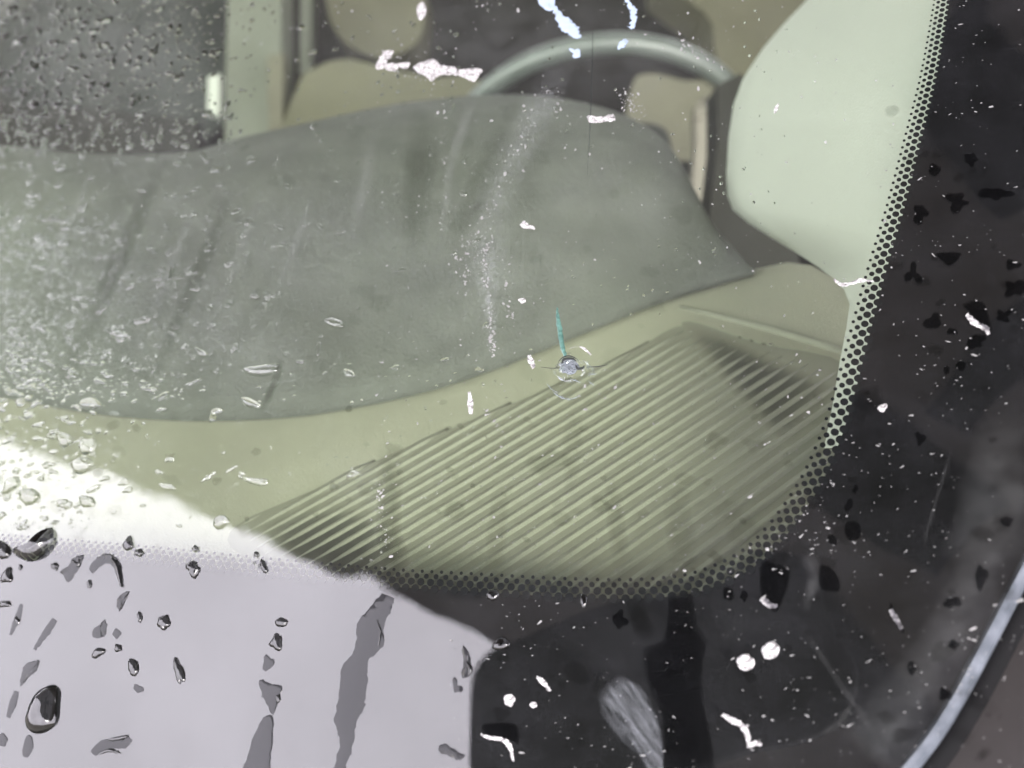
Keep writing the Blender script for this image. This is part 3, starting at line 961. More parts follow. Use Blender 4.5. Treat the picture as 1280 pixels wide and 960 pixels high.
# ================================================================== water and dirt on the glass
ORD = ['', 'second', 'third', 'fourth', 'fifth', 'sixth', 'seventh', 'eighth', 'ninth', 'tenth', 'eleventh', 'twelfth', 'thirteenth', 'fourteenth', 'fifteenth', 'sixteenth', 'seventeenth', 'eighteenth', 'nineteenth', 'twentieth', 'twenty-first', 'twenty-second', 'twenty-third', 'twenty-fourth', 'twenty-fifth', 'twenty-sixth', 'twenty-seventh', 'twenty-eighth', 'twenty-ninth', 'thirtieth', 'thirty-first', 'thirty-second', 'thirty-third', 'thirty-fourth', 'thirty-fifth', 'thirty-sixth', 'thirty-seventh', 'thirty-eighth', 'thirty-ninth', 'fortieth']
def ranked(items, axis, first, phrase, end, cat, group):
    """items: (object, (x, y)); label each by its place in the row"""
    items.sort(key=lambda t: t[1][axis])
    for i, (o, _) in enumerate(items):
        if 'label' in o: continue
        pos = first if i == 0 else f'{ORD[i]} {end}'
        o['label'] = f'{phrase}, {pos}'
    for o, _ in items:
        o['category'] = cat; o['group'] = group

def mk_blob(name, px, py, rx, ry, ang, mat, prof, hfac, rough=0.18, z=0.00005, n=34):
    ol = blob_outline(px, py, rx, ry, math.radians(ang), rough, n)
    h = hfac * min(rx, ry) * pxs(px, py)
    V, Fc = ring_patch(ol, h, prof, next_z(z))
    return mesh_obj(name, V, Fc, mat)
def mk_poly(name, pts, mat, prof, hfac, jit=0.55, z=0.00005, n=52):
    ol = poly_outline(pts, n, jit)
    P = np.array(pts); wpx = min(np.ptp(P[:, 0]), np.ptp(P[:, 1])) / 2
    V, Fc = ring_patch(ol, hfac * wpx * pxs(*P.mean(axis=0)), prof, next_z(z))
    return mesh_obj(name, V, Fc, mat)
FLATP = ((-1, 0), (-0.85, 0.8), (-0.5, 1), (0, 1), (0.5, 1), (0.85, 0.8), (1, 0))
def mk_stroke(name, sp, w, mat, hfac, z=0.00005, n=30, jit=0.45, flat=False):
    h = hfac * max(w) / 2 * pxs(*np.mean(sp, axis=0))
    V, Fc, _ = stroke_mesh(sp, w, h, next_z(z), n, jit, prof=FLATP) if flat else stroke_mesh(sp, w, h, next_z(z), n, jit)
    return mesh_obj(name, V, Fc, mat)

# ---- grey water patches over the white reflection at lower left
it = []
def add(o, xy, label=None):
    if label: o['label'] = label
    it.append((o, xy)); return o
FB = 'water_film'
add(mk_poly('water_patch', [(105, 694), (101, 705), (95, 716), (85, 728), (80, 719), (75, 715), (86, 707), (92, 697)], FB, FILM, 0.05), (90, 710))
add(mk_stroke('water_patch', [(113, 714), (123, 703), (136, 698), (146, 706), (150, 720), (153, 734)], [8, 11, 12, 11, 8, 4], FB, 0.05, flat=True), (135, 705), 'arched grey water patch under the dot band at lower left')
add(mk_poly('water_patch', [(161, 739), (157, 751), (150, 764), (146, 754), (149, 745)], FB, FILM, 0.05), (152, 752))
add(mk_stroke('water_patch', [(27, 755), (22, 772), (13, 794)], [4, 9, 4], FB, 0.05, flat=True), (21, 774))
add(mk_stroke('water_patch', [(69, 774), (58, 790), (43, 812)], [7, 9, 4], FB, 0.05, flat=True), (56, 792))
add(mk_poly('water_patch', [(48, 825), (46, 838), (36, 846), (26, 857), (26, 846), (31, 831)], FB, FILM, 0.05), (37, 841))
add(mk_stroke('water_patch', [(21, 864), (16, 880), (10, 897)], [6, 10, 5], FB, 0.05, flat=True), (15, 880))
add(mk_blob('water_patch', 35, 933, 7, 13, 6, FB, FILM, 0.05, 0.08), (35, 933))
add(mk_poly('water_patch', [(132, 775), (133, 790), (127, 797), (116, 796), (118, 786), (126, 780)], FB, FILM, 0.05), (125, 787))
add(mk_blob('water_patch', 146, 792, 5, 6, 0, FB, FILM, 0.05, 0.2), (146, 792))
add(mk_blob('water_patch', 335, 829, 7, 9, 10, FB, FILM, 0.05, 0.25), (335, 829))
add(mk_poly('water_patch', [(324, 850), (340, 855), (352, 858), (348, 876), (341, 893), (334, 881), (327, 866)], FB, FILM, 0.05), (338, 868))
add(mk_poly('water_streak', [(330, 897), (341, 896), (341, 925), (338, 950), (336, 985), (300, 985), (308, 950), (318, 918)], FB, FILM, 0.03, 0.5), (323, 935), 'grey water streak running off the bottom edge, left of the longest streak')
add(mk_stroke('water_patch', [(116, 942), (128, 932), (142, 930), (155, 929), (163, 923)], [8, 13, 12, 13, 7], FB, 0.05, flat=True), (140, 932))
add(mk_poly('water_patch', [(578, 808), (586, 815), (589, 832), (586, 845), (577, 846), (579, 830)], FB, FILM, 0.05), (582, 828))
add(mk_poly('water_patch', [(549, 932), (558, 930), (570, 938), (581, 944), (574, 950), (560, 944), (550, 940)], FB, FILM, 0.05), (565, 940))
add(mk_blob('water_patch', 571, 859, 6, 7, 0, FB, FILM, 0.05, 0.3), (571, 859))
add(mk_blob('water_patch', 173, 861, 5, 6, 0, FB, FILM, 0.05, 0.3), (173, 861))
add(mk_blob('water_patch', 2, 925, 7, 9, 0, FB, FILM, 0.05, 0.2), (2, 925))
# longest streak: left and right edges traced
Ls = np.array([(476, 742), (463, 758), (448, 778), (445, 800), (441, 818), (429, 830), (425, 850), (423, 875), (418, 898), (423, 915), (424, 935), (418, 962), (416, 985)])
Rs = np.array([(494, 748), (488, 762), (480, 785), (479, 808), (462, 826), (460, 845), (457, 868), (455, 886), (446, 903), (443, 920), (440, 935), (432, 962), (428, 985)])
Lc, Rc = bez_smooth(Ls, 60, False), bez_smooth(Rs, 60, False)
Lc += rng.normal(0, 0.7, Lc.shape); Rc += rng.normal(0, 0.9, Rc.shape)
V = []
for l, r in zip(Lc, Rc):
    for k, hh in ((0, 0), (0.12, 1), (0.5, 1), (0.88, 1), (1, 0)):
        p = l + (r - l) * k
        V.append(W(*uv(*p), 0.00006 + 0.00005 * hh))
Fc = [(i * 5 + k, (i + 1) * 5 + k, (i + 1) * 5 + k + 1, i * 5 + k + 1) for i in range(59) for k in range(4)]
add(mesh_obj('water_streak', V, Fc, FB), (450, 850), 'longest grey water streak crossing the white reflection')
ranked(it, 0, 'leftmost of them', 'flat grey water patch on the white reflection', 'from the left', 'water', 'flat water patches over the white reflection')

# ---- beads with dark and bright sides
it = []
WB = 'water_bead_dark'
add(mk_poly('water_bead', [(72, 858), (72, 880), (69, 905), (55, 916), (41, 916), (35, 904), (39, 888), (47, 868), (58, 858)], WB, BEAD, 0.75, 0.1), (55, 888), 'largest water bead, elongated, near the lower left corner')
add(mk_poly('water_bead', [(20, 689), (42, 684), (56, 668), (66, 660), (67, 676), (55, 693), (40, 702), (25, 698)], WB, BEAD, 0.75, 0.1), (42, 685), 'large water bead magnifying the dots at far left')
for (x, y, rx, ry, a) in ((4, 688, 9, 11, -20), (9, 720, 6, 10, 20), (7, 755, 7, 4, -15), (26, 709, 2, 4, 0), (69, 708, 4, 5, 20), (112, 730, 3, 5, 10), (123, 816, 9, 5, -40), (167, 834, 6, 11, -8), (205, 778, 7, 10, 15), (175, 771, 3, 6, 10), (148, 810, 4, 5, 0), (224, 839, 5, 17, -12), (242, 711, 8, 9, 20), (174, 691, 5, 5, 0), (161, 680, 6, 9, 15), (245, 686, 4, 4, 0), (330, 708, 4, 8, -15), (321, 693, 3, 4, 0), (352, 778, 8, 6, 10), (346, 803, 7, 11, 15), (348, 873, 3, 6, 0), (22, 776, 3, 5, 0)):
    add(mk_blob('water_bead', x, y, rx, ry, a, WB, BEAD, 0.6, 0.16), (x, y))
for sp, w in (([(139, 697), (147, 708), (152, 733)], [3, 6, 3]), ([(92, 700), (98, 706), (101, 698)], [2, 5, 2]), ([(137, 925), (148, 923), (160, 920)], [3, 5, 3]), ([(124, 942), (138, 938), (150, 941)], [2, 4, 2]), ([(583, 828), (588, 836), (586, 844)], [3, 6, 3]), ([(472, 775), (476, 790), (474, 806)], [1, 2, 1])):
    add(mk_stroke('water_bead', sp, w, WB, 0.6, z=0.00025), tuple(np.mean(sp, axis=0)))
ranked(it, 0, 'leftmost of them', 'small dark-edged water bead on the lower left border', 'from the left', 'water', 'water beads on the lower left border')

# ---- beads and wet spots along the lower black border and right border
it = []
for pts, lab in (([(615, 811), (622, 798), (632, 797), (638, 806), (628, 813)], 'dark water bead at the tip of the white reflection'),
                 ([(608, 742), (615, 737), (624, 741), (620, 750), (611, 750)], 'dark bright-edged splash hanging from the dots at bottom middle'),
                 ([(728, 742), (734, 745), (733, 757), (728, 760), (725, 750)], 'small bead hanging under the dots at bottom middle')):
    o = mk_poly('water_bead', pts, WB, BEAD, 0.6, 0.2); tag(o, lab, 'water', 'water beads on the lower black border')
dark = [([(951, 702), (970, 704), (988, 709), (985, 735), (972, 765), (961, 762), (950, 745)], 'largest wet drip on the border below the dot corner'),
        ([(1024, 708), (1040, 710), (1051, 730), (1046, 741), (1025, 736)], None),
        ([(905, 735), (917, 738), (916, 750), (905, 749)], None),
        ([(1057, 653), (1074, 654), (1076, 672), (1064, 677), (1056, 668)], None),
        ([(1203, 380), (1229, 378), (1240, 414), (1228, 410), (1214, 394)], 'dark wet patch framing a painted white highlight on the right border'),
        ([(1170, 317), (1202, 317), (1188, 333), (1178, 328)], None),
        ([(1120, 768), (1128, 785), (1131, 793), (1122, 784), (1112, 762), (1113, 752)], None),
        ([(604, 905), (645, 905), (650, 930), (640, 925), (622, 921), (606, 918)], 'dark wet patch above a curved white flake on the mirrored phone')]
def soft_spot(ol, strength=0.85):
    n_ = len(ol)
    V, Fc = ring_patch(ol, 0, [(0, 0), (0.10, 0), (0.22, 0), (0.5, 0)], next_z(0.00023))
    Fd = [0.0] * n_ + [0.7 * strength] * n_ + [strength] * (2 * n_ + 1)
    return mesh_obj('wet_spot', V, Fc, 'wet_film', fade=Fd)
for pts, lab in dark:
    add(soft_spot(poly_outline(pts, 48, 0.25)), tuple(np.mean(pts, axis=0)), lab)
for (x, y, rx, ry, a) in ((1168, 213, 9, 7, 0), (1213, 200, 9, 8, 20), (1196, 253, 15, 10, -10), (1243, 243, 18, 9, 0), (1150, 268, 10, 11, 0), (1141, 343, 9, 11, 0), (1166, 403, 10, 11, 20), (1219, 428, 13, 9, 0), (1254, 396, 9, 8, 0), (1269, 361, 13, 12, 0), (1265, 332, 9, 7, 0), (1201, 458, 7, 6, 0), (1183, 463, 4, 6, 0), (1190, 415, 6, 5, 0), (1150, 549, 6, 9, 0), (1061, 632, 6, 7, 0), (1040, 675, 7, 6, 0), (1190, 753, 9, 9, 0), (1226, 722, 8, 16, 0), (1258, 652, 8, 7, 0), (1192, 806, 7, 6, 0), (1181, 868, 8, 9, 0), (1140, 835, 7, 8, 0), (930, 745, 5, 7, 0), (775, 775, 9, 12, 0), (1069, 612, 4, 5, 0)):
    add(soft_spot(blob_outline(x, y, rx, ry, math.radians(a), 0.26, 40, 0.012)), (x, y))
ranked(it, 1, 'topmost of them', 'dark wet spot on the black border', 'from the top', 'water', 'dark wet spots on the black border')

o = soft_spot(poly_outline([(836, 742), (850, 738), (866, 742), (872, 775), (884, 803), (880, 830), (881, 880), (890, 920), (893, 985), (834, 985), (829, 920), (824, 890), (808, 855), (802, 825), (806, 808), (826, 800), (834, 775)], 110, 0.5), 0.72)
o.name = 'water_run'
tag(o, 'broad dark water run falling from the dots to the bottom edge', 'water')
def soft_run(sp, w, strength, lab, ends=0.35, n=30):
    SP = tuple((s_, 0) for s_ in np.linspace(-1, 1, 11))
    V, Fc, Fd = stroke_mesh(sp, w, 0, next_z(0.00022), n, 0.7, prof=SP, fade=(1.0, ends))
    Fd = [min(1.0, f * 1.5) * strength for f in Fd]
    return tag(mesh_obj('water_run', V, Fc, 'clear_film', fade=Fd), lab, 'water', 'clear water runs over the glass')
soft_run([(485, 552), (488, 600), (486, 660), (494, 700), (490, 742)], [30, 36, 34, 38, 30], 0.75, 'clear vertical water run over the left end of the vent ribs')
soft_run([(205, 195), (165, 290), (120, 390), (72, 490)], [20, 26, 28, 24], 0.55, 'leftmost clear wiper streak slanting over the dashboard')
soft_run([(292, 235), (262, 310), (228, 390), (190, 480)], [16, 22, 22, 18], 0.45, 'second clear wiper streak slanting over the dashboard')
soft_run([(352, 448), (345, 475), (325, 518)], [10, 12, 12], 0.7, 'short clear streak ending at the curved dashboard edge')
soft_run([(530, 130), (528, 190), (520, 260), (516, 330)], [40, 46, 40, 30], 0.5, 'clear upright run left of the slanting smear')
soft_run([(640, 150), (610, 210), (585, 270), (565, 300)], [34, 40, 34, 20], 0.35, 'clear slanting run beside the pale dried smear')
soft_run([(718, 510), (716, 560), (712, 620)], [24, 28, 16], 0.4, 'faint clear run below the stone chip')
soft_run([(840, 600), (850, 660), (855, 720)], [30, 40, 36], 0.4, 'faint clear run over the right half of the ribs')
soft_run([(765, 590), (770, 650), (780, 715)], [20, 26, 24], 0.45, 'faint clear run over the middle of the ribs')
soft_run([(628, 600), (622, 660), (618, 735)], [24, 28, 26], 0.4, 'faint clear run left of the middle of the ribs')
soft_run([(795, 745), (800, 775), (815, 800)], [24, 28, 30], 0.8, 'dark prong joining the broad water run from the left')
# blotches where rain has rinsed the dust away
V, Fc, Fd = [], [], []
for _ in range(340):
    x = rng.uniform(120, 1270); y = rng.uniform(120, 950)
    r_ = 3 + rng.exponential(5.0)
    if r_ > 20 or (890 < x < 1110 and y < 380) or (x < 600 and y > 660): continue
    ol = blob_outline(x, y, r_ * rng.uniform(1, 1.7), r_, rng.uniform(-0.5, 0.5), 0.16, 18)
    v, f = ring_patch(ol, 0, [(0, 0), (0.2, 0), (0.4, 0), (0.7, 0)], next_z(0.0002)); b0 = len(V)
    V += v; Fc += [tuple(i + b0 for i in t) for t in f]
    k = rng.uniform(0.15, 0.6) * (0.3 if (y < 500 and x < 960) else 1.0); Fd += [0] * 18 + [k * 0.6] * 18 + [k] * 18 + [k] * 18 + [k]
tag(mesh_obj('rinsed_blotches', V, Fc, 'clear_film', origin=O, fade=Fd), 'faint rinsed blotches in the dust film on the glass', 'water', kind='stuff')

# ---- raindrops over the clear glass
it = []
WB = 'water_bead'
mid = [([(433, 596), (441, 588), (448, 590), (453, 592), (446, 597), (437, 600)], 'lone raindrop beside the upper left end of the vent ribs'),
       ([(305, 461), (325, 457), (348, 455), (344, 466), (325, 471), (309, 468)], 'widest raindrop on the grey dashboard, left half'),
       ([(405, 400), (418, 398), (430, 404), (428, 410), (413, 409)], 'crescent raindrop above the curved dashboard edge'),
       ([(302, 498), (312, 497), (326, 506), (322, 511), (308, 508)], None), ([(430, 462), (440, 463), (444, 471), (434, 473)], None),
       ([(264, 515), (272, 510), (280, 514), (268, 521)], None), ([(104, 500), (118, 497), (128, 508), (112, 512), (100, 508)], None),
       ([(74, 540), (90, 545), (92, 552), (80, 560), (73, 550)], None), ([(136, 418), (150, 414), (164, 420), (152, 424)], None),
       ([(244, 434), (254, 438), (262, 446), (250, 446)], None), ([(168, 405), (182, 396), (190, 397), (182, 406), (172, 409)], None),
       ([(270, 940 - 292), (280, 644), (288, 652), (275, 662), (268, 658)], None), ([(300, 596), (318, 598), (336, 600), (330, 608), (312, 604)], None),
       ([(200, 604), (216, 606), (220, 612), (204, 612)], None), ([(100, 556), (112, 548), (122, 552), (116, 566), (104, 568)], None),
       ([(90, 580), (104, 572), (118, 578), (108, 590), (96, 592)], None), ([(396, 430), (402, 428), (400, 440), (396, 446)], None),
       ([(28, 612), (44, 612), (50, 622), (36, 632), (26, 624)], None), ([(10, 600), (22, 596), (24, 606), (6, 618)], None), ([(100, 620), (116, 622), (118, 632), (104, 634)], None)]
for pts, lab in mid:
    add(mk_poly('raindrop', pts, WB, BEAD, 0.7, 0.2), tuple(np.mean(pts, axis=0)), lab)
ranked(it, 0, 'leftmost of them', 'larger raindrop on the left half of the windshield', 'from the left', 'water', 'larger raindrops on the clear glass')

cnt = 0
bands = {}
while cnt < 84:
    x = abs(rng.normal(0, 170)); y = rng.uniform(230, 640)
    if y > 640 - 0.1 * x or x > 480: continue
    rx = rng.uniform(4.5, 9); ry = rng.uniform(2.4, 4.2)
    o = mk_blob('raindrop', x, y, rx, ry, rng.normal(-14, 16), WB, BEAD, 0.75, 0.3, n=22)
    band = ('upper half of the grey dashboard' if y < 370 else 'lower half of the grey dashboard' if y < 505 else 'khaki strip left of the ribs' if y < 545 + 0.42 * x else 'white reflection above the dots')
    if len(bands.get(band, [])) >= 38:
        bpy.data.objects.remove(o); continue
    bands.setdefault(band, []).append((o, (x, y)))
    cnt += 1
for band, lst in bands.items():
    ranked(lst, 0, 'leftmost of them', f'small irregular raindrop over the {band}', 'from the left', 'water', 'scattered small raindrops on the left')
def one_bead(V, Fc, x, y, rx, ry, ang, hf, z=0.00005):
    ol = blob_outline(x, y, rx, ry, ang, 0.16, 9)
    h = hf * min(rx, ry) * pxs(x, y)
    v, f = ring_patch(ol, h, [(0, 0), (0.25, 0.6), (0.6, 0.95)], z)
    b = len(V); V += v; Fc += [tuple(i + b for i in t) for t in f]
# fine rain beads: dense on the left, thinning to the right
V, Fc = [], []
cnt = 0
while cnt < 3200:
    x = rng.uniform(-20, 620); y = rng.uniform(-20, 660)
    dens = 0.0
    if x < 330 and y < 190: dens = 0.9 * (1 - 0.5 * x / 260) * min(1, (330 - x) / 90)
    elif y < 500: dens = max(0.0, 0.85 * math.exp(-((x - 40) / 190) ** 2) * (0.35 + 0.65 * (y > 270))) + 0.03
    else: dens = 0.35 * math.exp(-(x / 130) ** 2)
    if rng.uniform() > dens: continue
    r = 0.8 + rng.exponential(0.9); r = min(r, 4.2)
    el = rng.uniform(1.0, 2.3)
    ang = math.radians(rng.normal(-22, 18)) if y > 190 else math.radians(rng.normal(-45, 25))
    one_bead(V, Fc, x, y, r * el, r, ang, 0.6)
    cnt += 1
for _ in range(260):
    x = rng.uniform(300, 1000); y = rng.uniform(0, 720)
    one_bead(V, Fc, x, y, *(rng.uniform(1.0, 2.6, 2)), 0, 0.7)
tag(mesh_obj('fine_raindrops', V, Fc, 'water_bead_fine', origin=O), 'fine rain mist of tiny drops over the left of the windshield', 'water', kind='stuff')

# ---- white flakes and crumbs on the glass, with painted highlights and sky reflections
it = []
FW = 'fleck_glint_white'
def fl(o, lab): tag(o, lab, 'flake', 'white flakes and painted glints on the glass'); return o
fl(mk_blob('flake_or_glint', 932, 828, 11, 10.5, 0, FW, FLAKE, 0.12, 0.05), 'left one of the two round white spots on the black border')
fl(mk_blob('flake_or_glint', 963, 813, 11, 11, 0, FW, FLAKE, 0.12, 0.05), 'right one of the two round white spots on the black border')  # plain round white spots on the glass
fl(mk_stroke('flake_or_glint', [(903, 893), (914, 900), (926, 906), (934, 918), (937, 934)], [3, 8, 7, 7, 5], FW, 0.1), 'curved white flake below the two round spots')
fl(mk_stroke('flake_or_glint', [(936, 933), (944, 929), (952, 931)], [5, 6, 4], FW, 0.1), 'small white hook at the end of the curved flake')
fl(mk_blob('flake_or_glint', 637, 875, 6.5, 8.5, 10, FW, FLAKE, 0.15, 0.16), 'larger of two white crumbs on the mirrored phone')
fl(mk_blob('flake_or_glint', 667, 881, 4.5, 4, 0, FW, FLAKE, 0.15, 0.14), 'smaller of two white crumbs on the mirrored phone')
fl(mk_stroke('flake_or_glint', [(671, 846), (678, 852), (688, 864)], [3, 7, 3], FW, 0.1), 'slanted white flake near the top of the mirrored phone')
fl(mk_stroke('flake_or_glint', [(601, 918), (612, 922), (626, 924), (637, 932), (642, 952)], [3, 5, 5, 7, 3], FW, 0.1), 'curved white flake low beside the white reflection')
fl(mk_stroke('flake_or_glint', [(951, 748), (957, 752), (963, 757), (972, 757)], [6, 8, 7, 4], FW, 0.1), 'painted white highlight crescent on the largest drip below the dot corner')  # drip highlight painted as an opaque white crescent
fl(mk_stroke('flake_or_glint', [(1208, 393), (1216, 402), (1224, 407), (1232, 411), (1236, 418)], [5, 8, 6, 8, 4], FW, 0.1), 'bent painted white highlight on the upper right border')  # highlight on the wet patch, painted in white
fl(mk_stroke('flake_or_glint', [(1113, 762), (1119, 772), (1127, 786)], [5, 6, 4], FW, 0.1), 'short slanted painted white highlight on the lower right border')  # bead highlight painted as a white stroke
fl(mk_blob('flake_or_glint', 1103, 510, 6, 5, -20, FW, FLAKE, 0.15, 0.16), 'white crumb on the border right of the dot band')
fl(mk_stroke('flake_or_glint', [(661, 444), (664, 452), (668, 460)], [4, 8, 5], FW, 0.1), 'white mark just left of the stone chip')  # elongated white mark
fl(mk_stroke('flake_or_glint', [(587, 490), (588, 503), (589, 518)], [3, 7, 5], FW, 0.1), 'upright white mark at the edge of the vent ribs')  # narrow white mark
fl(mk_blob('flake_or_glint', 653, 376, 4.5, 3.5, 0, FW, FLAKE, 0.15, 0.1), 'round white crumb above the stone chip')
fl(mk_stroke('flake_or_glint', [(652, 279), (658, 283), (669, 286)], [8, 7, 3], FW, 0.1), 'small white flake in the middle of the grey dashboard')
fl(mk_poly('flake_or_glint', [(735, 145), (750, 147), (766, 143), (769, 150), (760, 153), (745, 154), (736, 153)], FW, FLAKE, 0.12), 'blocky painted white sky reflection under the steering wheel')  # sky reflection in water, painted opaque white
fl(mk_blob('flake_or_glint', 527, 14, 5.5, 12, 0, FW, FLAKE, 0.12, 0.12), 'tall white flake at the top edge left of the steering wheel')
fl(mk_poly('splash_glint', [(518, 82), (530, 77), (541, 74), (552, 82), (566, 84), (580, 88), (602, 86), (600, 94), (592, 103), (580, 97), (566, 94), (548, 96), (540, 102), (532, 95), (520, 90)], FW, FLAKE, 0.10, 0.6, n=60), 'broad splash painted with white sky reflection beside the left of the steering wheel')  # wet splash, its sky reflection painted as opaque white
for (x, y, rx, ry, lab) in ((485, 68, 7, 5, 'small painted sky reflection up left of the broad splash'), (490, 84, 9, 5, 'painted sky reflection touching the left of the broad splash'), (505, 82, 8, 4, 'thin painted sky reflection between two others in the broad splash'), (478, 78, 6, 10, 'pale painted sky reflection at the left end of the broad splash'), (749, 60, 0, 0, '')):
    if rx: fl(mk_blob('splash_glint', x, y, rx, ry, 0, FW, FLAKE, 0.15, 0.2), lab)
BLc = 'sky_glint_blue'  # blue sky reflections in water, painted as opaque marks
fl(mk_poly('blue_sky_glint', [(672, -8), (690, -8), (694, 8), (688, 14), (676, 8)], BLc, FLAKE, 0.06, 0.4), 'painted pale blue sky reflection at the top edge above the steering wheel')
fl(mk_stroke('blue_sky_glint', [(692, 8), (700, 22), (708, 32), (718, 40), (726, 48)], [5, 12, 18, 14, 5], BLc, 0.06, jit=1.1), 'widest painted pale blue sky reflection crossing the steering wheel rim')
fl(mk_blob('blue_sky_glint', 720, 67, 7, 5, 30, BLc, FLAKE, 0.1, 0.25), 'small painted pale blue sky reflection just inside the steering wheel rim')
fl(mk_stroke('blue_sky_glint', [(782, -6), (786, 6), (792, 14), (791, 30), (788, 36)], [7, 6, 8, 7, 6], BLc, 0.06, jit=1.1), 'upright painted pale blue sky reflection above the right of the wheel rim')
fl(mk_stroke('blue_sky_glint', [(783, 50), (778, 56), (772, 62)], [4, 9, 3], BLc, 0.06, jit=1.1), 'short painted pale blue sky reflection on the right of the wheel rim')

fl(mk_stroke('flake_or_glint', [(1042, 350), (1052, 356), (1064, 355), (1076, 351), (1092, 352)], [2, 5, 4, 5, 2], FW, 0.1), 'thin white crease at the foot of the pale pillar trim')
fl(mk_stroke('flake_or_glint', [(973, 130), (970, 137), (968, 142)], [1, 5, 2], FW, 0.1), 'tiny white fleck in the middle of the pale pillar trim')
# ---- dust crumbs too many to count
V, Fc = [], []
def crumb(x, y, rx, ry, ang):
    ol = blob_outline(x, y, rx, ry, ang, 0.3, 6)
    v, f = ring_patch(ol, 0.15 * min(rx, ry) * pxs(x, y), [(0, 0), (0.4, 1)], 0.00035)
    b = len(V); V.extend(v); Fc.extend(tuple(i + b for i in t) for t in f)
for _ in range(2600):                                  # right and lower black border
    x = rng.uniform(560, 1290); y = rng.uniform(-5, 965)
    lim = np.interp(y, [0, 262, 485, 607, 709, 748], [1187, 1130, 1070, 1025, 942, 800])
    if x < lim and y < 748: continue
    if rng.uniform() > 0.25 + 0.75 * (0.5 + 0.5 * math.sin(x / 47 + 1.3 * math.sin(y / 61)) * math.sin(y / 53 + math.sin(x / 71))) ** 2: continue
    r = min(0.32 + rng.exponential(0.32), 2.6)
    crumb(x, y, r * rng.uniform(1, 3.0), r * 0.75, math.radians(rng.normal(-8, 22)))
for _ in range(420):                                  # over the ribs
    x = rng.uniform(460, 1040); y = rng.uniform(430, 715)
    r = min(0.3 + rng.exponential(0.33), 2.0)
    crumb(x, y, r * rng.uniform(1, 2.0), r, math.radians(rng.normal(-15, 30)))
for _ in range(420):                                  # over the dashboard and cabin
    x = rng.uniform(430, 1120); y = rng.uniform(0, 430)
    r = min(0.3 + rng.exponential(0.28), 2.0)
    crumb(x, y, r * rng.uniform(1, 1.8), r, rng.uniform(0, 3))
def trail(pts, nn, spread, rmax):
    S = bez_smooth(pts, 60, False)
    for _ in range(nn):
        p = S[rng.integers(60)] + rng.normal(0, spread, 2)
        r = min(0.35 + rng.exponential(0.45), rmax)
        crumb(p[0], p[1], r, r * rng.uniform(0.7, 1.6), rng.uniform(0, 3))
trail([(612, 300), (606, 330), (612, 370), (615, 420), (617, 445)], 150, 3.0, 3.2)
trail([(590, 295), (580, 330), (585, 370)], 60, 7, 2.2)
trail([(690, 100), (650, 180), (620, 240), (600, 300)], 90, 8, 2.0)
trail([(630, 320), (634, 360), (640, 410)], 40, 4, 2.0)
trail([(605, 510), (620, 530), (634, 548)], 26, 1.2, 1.6)
trail([(690, 115), (705, 130), (700, 160), (712, 200)], 30, 6, 3.4)
trail([(785, 120), (792, 135), (800, 140)], 60, 7, 2.2)
trail([(500, 60), (520, 90), (560, 92)], 60, 14, 3.4)
trail([(556, 130), (555, 220), (553, 290)], 40, 2, 1.6)
trail([(850, 50), (870, 60), (890, 75)], 40, 6, 1.8)
trail([(475, 600), (478, 650), (490, 690)], 50, 3, 2.0)
trail([(300, 20), (420, 30), (500, 40)], 30, 22, 3.0)
tag(mesh_obj('dust_crumbs', V, Fc, 'crumb', origin=O), 'fine white dust crumbs scattered over the whole glass', 'dust', kind='stuff')

# ---- dried smears and haze of dirt
def smear(sp, w, strength, lab, mat='smear', ends=0.25, n=26, z=0.00002):
    SP = tuple((s_, 0) for s_ in np.linspace(-1, 1, 13))
    V, Fc, Fd = stroke_mesh(sp, w, 0, next_z(z), n, 0, prof=SP, fade=(strength, ends))
    o = mesh_obj('dried_smear', V, Fc, mat, fade=Fd)
    return tag(o, lab, 'smear', 'dried smears on the glass')
smear([(705, 75), (680, 130), (645, 190), (615, 260), (600, 330)], [30, 50, 55, 60, 70], 0.12, 'pale dried smear slanting down from the steering wheel', 'smear_fine')
smear([(596, 120), (575, 170), (560, 230), (553, 320)], [14, 18, 14, 10], 0.05, 'thin pale smear line left of the slanting smear')
smear([(610, 290), (608, 330), (612, 380), (615, 450)], [60, 50, 26, 14], 0.16, 'speckled white splash trail above the stone chip', 'smear_fine')
smear([(120, 180), (220, 260), (330, 330), (460, 370)], [320, 330, 300, 240], 0.045, 'broad hazy dirt film over the left of the dashboard')
smear([(-20, 60), (90, 80), (200, 80), (270, 70)], [260, 280, 260, 190], 0.05, 'misty dirt film in the upper left corner')
smear([(405, 620), (430, 600), (462, 590), (472, 640), (476, 700)], [50, 90, 60, 40, 30], 0.03, 'hazy patch at the left end of the vent ribs', 'smear_fine')
smear([(640, 230), (760, 250), (870, 300)], [200, 260, 220], 0.030, 'faint dirt film over the instrument hood')
smear([(1282, 600), (1256, 672), (1228, 728), (1198, 785), (1168, 838), (1130, 894), (1085, 950)], [70, 84, 84, 84, 92, 104, 108], 0.036, 'bluish dirt bloom along the lower right glass edge', 'smear', 0.02)
smear([(1290, 500), (1240, 600), (1215, 660), (1180, 700)], [90, 80, 60, 30], 0.028, 'blue grey dirt cloud on the right border', 'smear')
smear([(1000, 780), (1040, 840), (1075, 890), (1100, 930)], [8, 10, 10, 6], 0.020, 'thin diagonal scuff line on the lower right border', 'smear', 0.2)
smear([(1190, 560), (1175, 610), (1160, 660), (1155, 690)], [4, 6, 5, 3], 0.02, 'thin upright scratch on the right border', 'smear', 0.2)
smear([(1005, 690), (1018, 720), (1004, 765)], [26, 22, 14], 0.035, 'small pale smudge beside the largest drip', 'smear', 0.3)
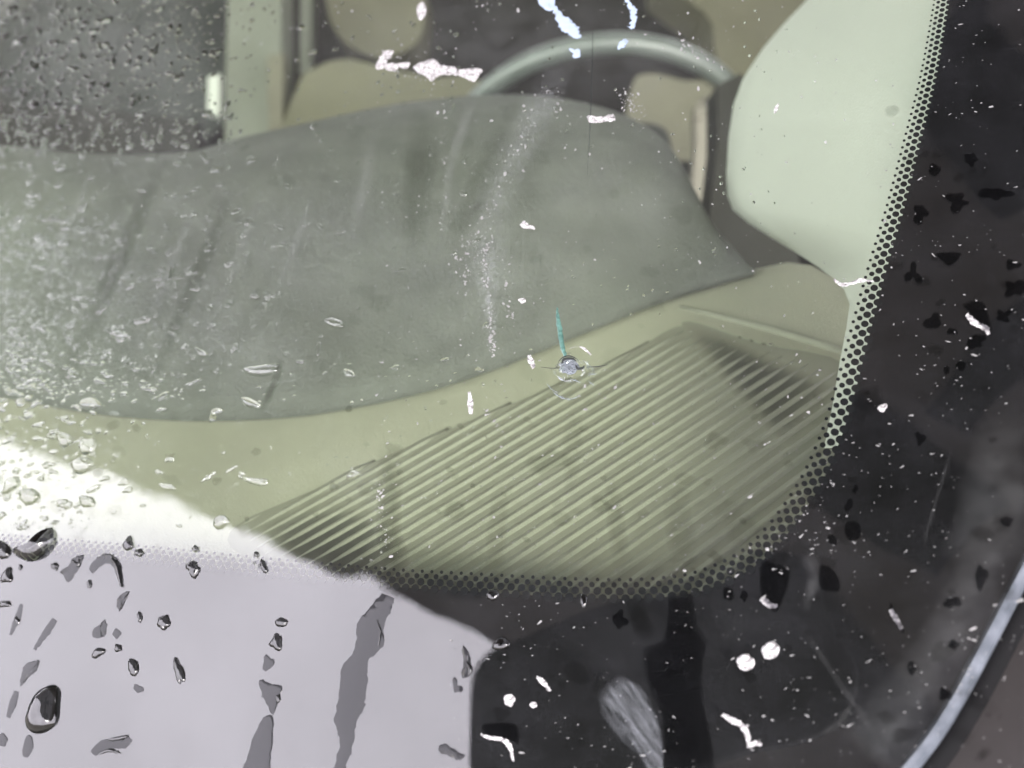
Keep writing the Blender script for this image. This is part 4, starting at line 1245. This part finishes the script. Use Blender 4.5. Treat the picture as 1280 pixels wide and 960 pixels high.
smear([(700, 770), (780, 800), (900, 790), (1000, 760)], [120, 140, 130, 90], 0.002, 'dull dirt film along the lower border', 'smear')
smear([(330, 60), (480, 70), (640, 60), (800, 70), (930, 80)], [150, 190, 200, 190, 120], 0.034, 'thin mist over the cabin behind the steering wheel')
smear([(300, 250), (450, 300), (600, 350), (760, 330)], [180, 260, 240, 160], 0.06, 'mottled dirt film across the middle of the dashboard', 'smear_fine')
smear([(60, 320), (180, 380), (300, 440), (420, 470)], [120, 170, 150, 90], 0.06, 'grainy dirt film above the left of the curved dashboard edge', 'smear_fine')
smear([(700, 180), (780, 230), (850, 290)], [120, 150, 110], 0.025, 'grainy dirt film on the right of the instrument hood', 'smear_fine')
for k_, (x0, y0, x1, y1, w_, st) in enumerate(((120, 200, 20, 420, 16, 0.07), (175, 260, 95, 440, 10, 0.09), (255, 225, 160, 450, 14, 0.06), (330, 230, 250, 430, 18, 0.05), (400, 210, 330, 400, 12, 0.05), (470, 150, 430, 330, 22, 0.04))):
    smear([(x0, y0), ((x0 + x1) / 2 + 4, (y0 + y1) / 2), (x1, y1)], [w_ * 0.6, w_, w_ * 0.7], st, f"pale wiper streak slanting over the grey dashboard, {'leftmost of them' if k_ == 0 else ORD[k_] + ' from the left'}", 'smear', 0.4)
# brushed residue patch
V, Fd = [], []
Lp = bez_smooth([(745, 862), (752, 895), (775, 925), (800, 948), (812, 975)], 20, False)
Rp = bez_smooth([(775, 842), (802, 858), (818, 886), (828, 920), (832, 975)], 20, False)
for i, (l, r) in enumerate(zip(Lp, Rp)):
    for k in range(9):
        p = l + (r - l) * k / 8
        V.append(W(*uv(*p), 0.00018)); e = min(1, k / 1.6, (8 - k) / 0.6) * min(1, i / 3)
        Fd.append(0.085 * e)
Fc = [(i * 9 + k, (i + 1) * 9 + k, (i + 1) * 9 + k + 1, i * 9 + k + 1) for i in range(19) for k in range(8)]
smear_mat('smear_brushed', (0.70, 0.74, 0.80), 900, 0.36, 0.72, (0.12, 1.0, 1.0))
gx_ = W(*uv(830, 950)) - W(*uv(762, 862)); gx_ /= np.linalg.norm(gx_); gy_ = np.cross(N, gx_)
B_ = np.stack([gx_, gy_, N], axis=1); c_ = np.mean(V, axis=0)
o = mesh_obj('dried_smear', (np.array(V) - c_) @ B_, Fc, 'smear_brushed', origin=np.zeros(3), fade=[f * 1.5 for f in Fd])
o.matrix_basis = Matrix.Translation(Vector(c_)) @ Matrix(B_.tolist()).to_4x4()
tag(o, 'brushed grey residue patch left of the broad dark water run', 'smear', 'dried smears on the glass')
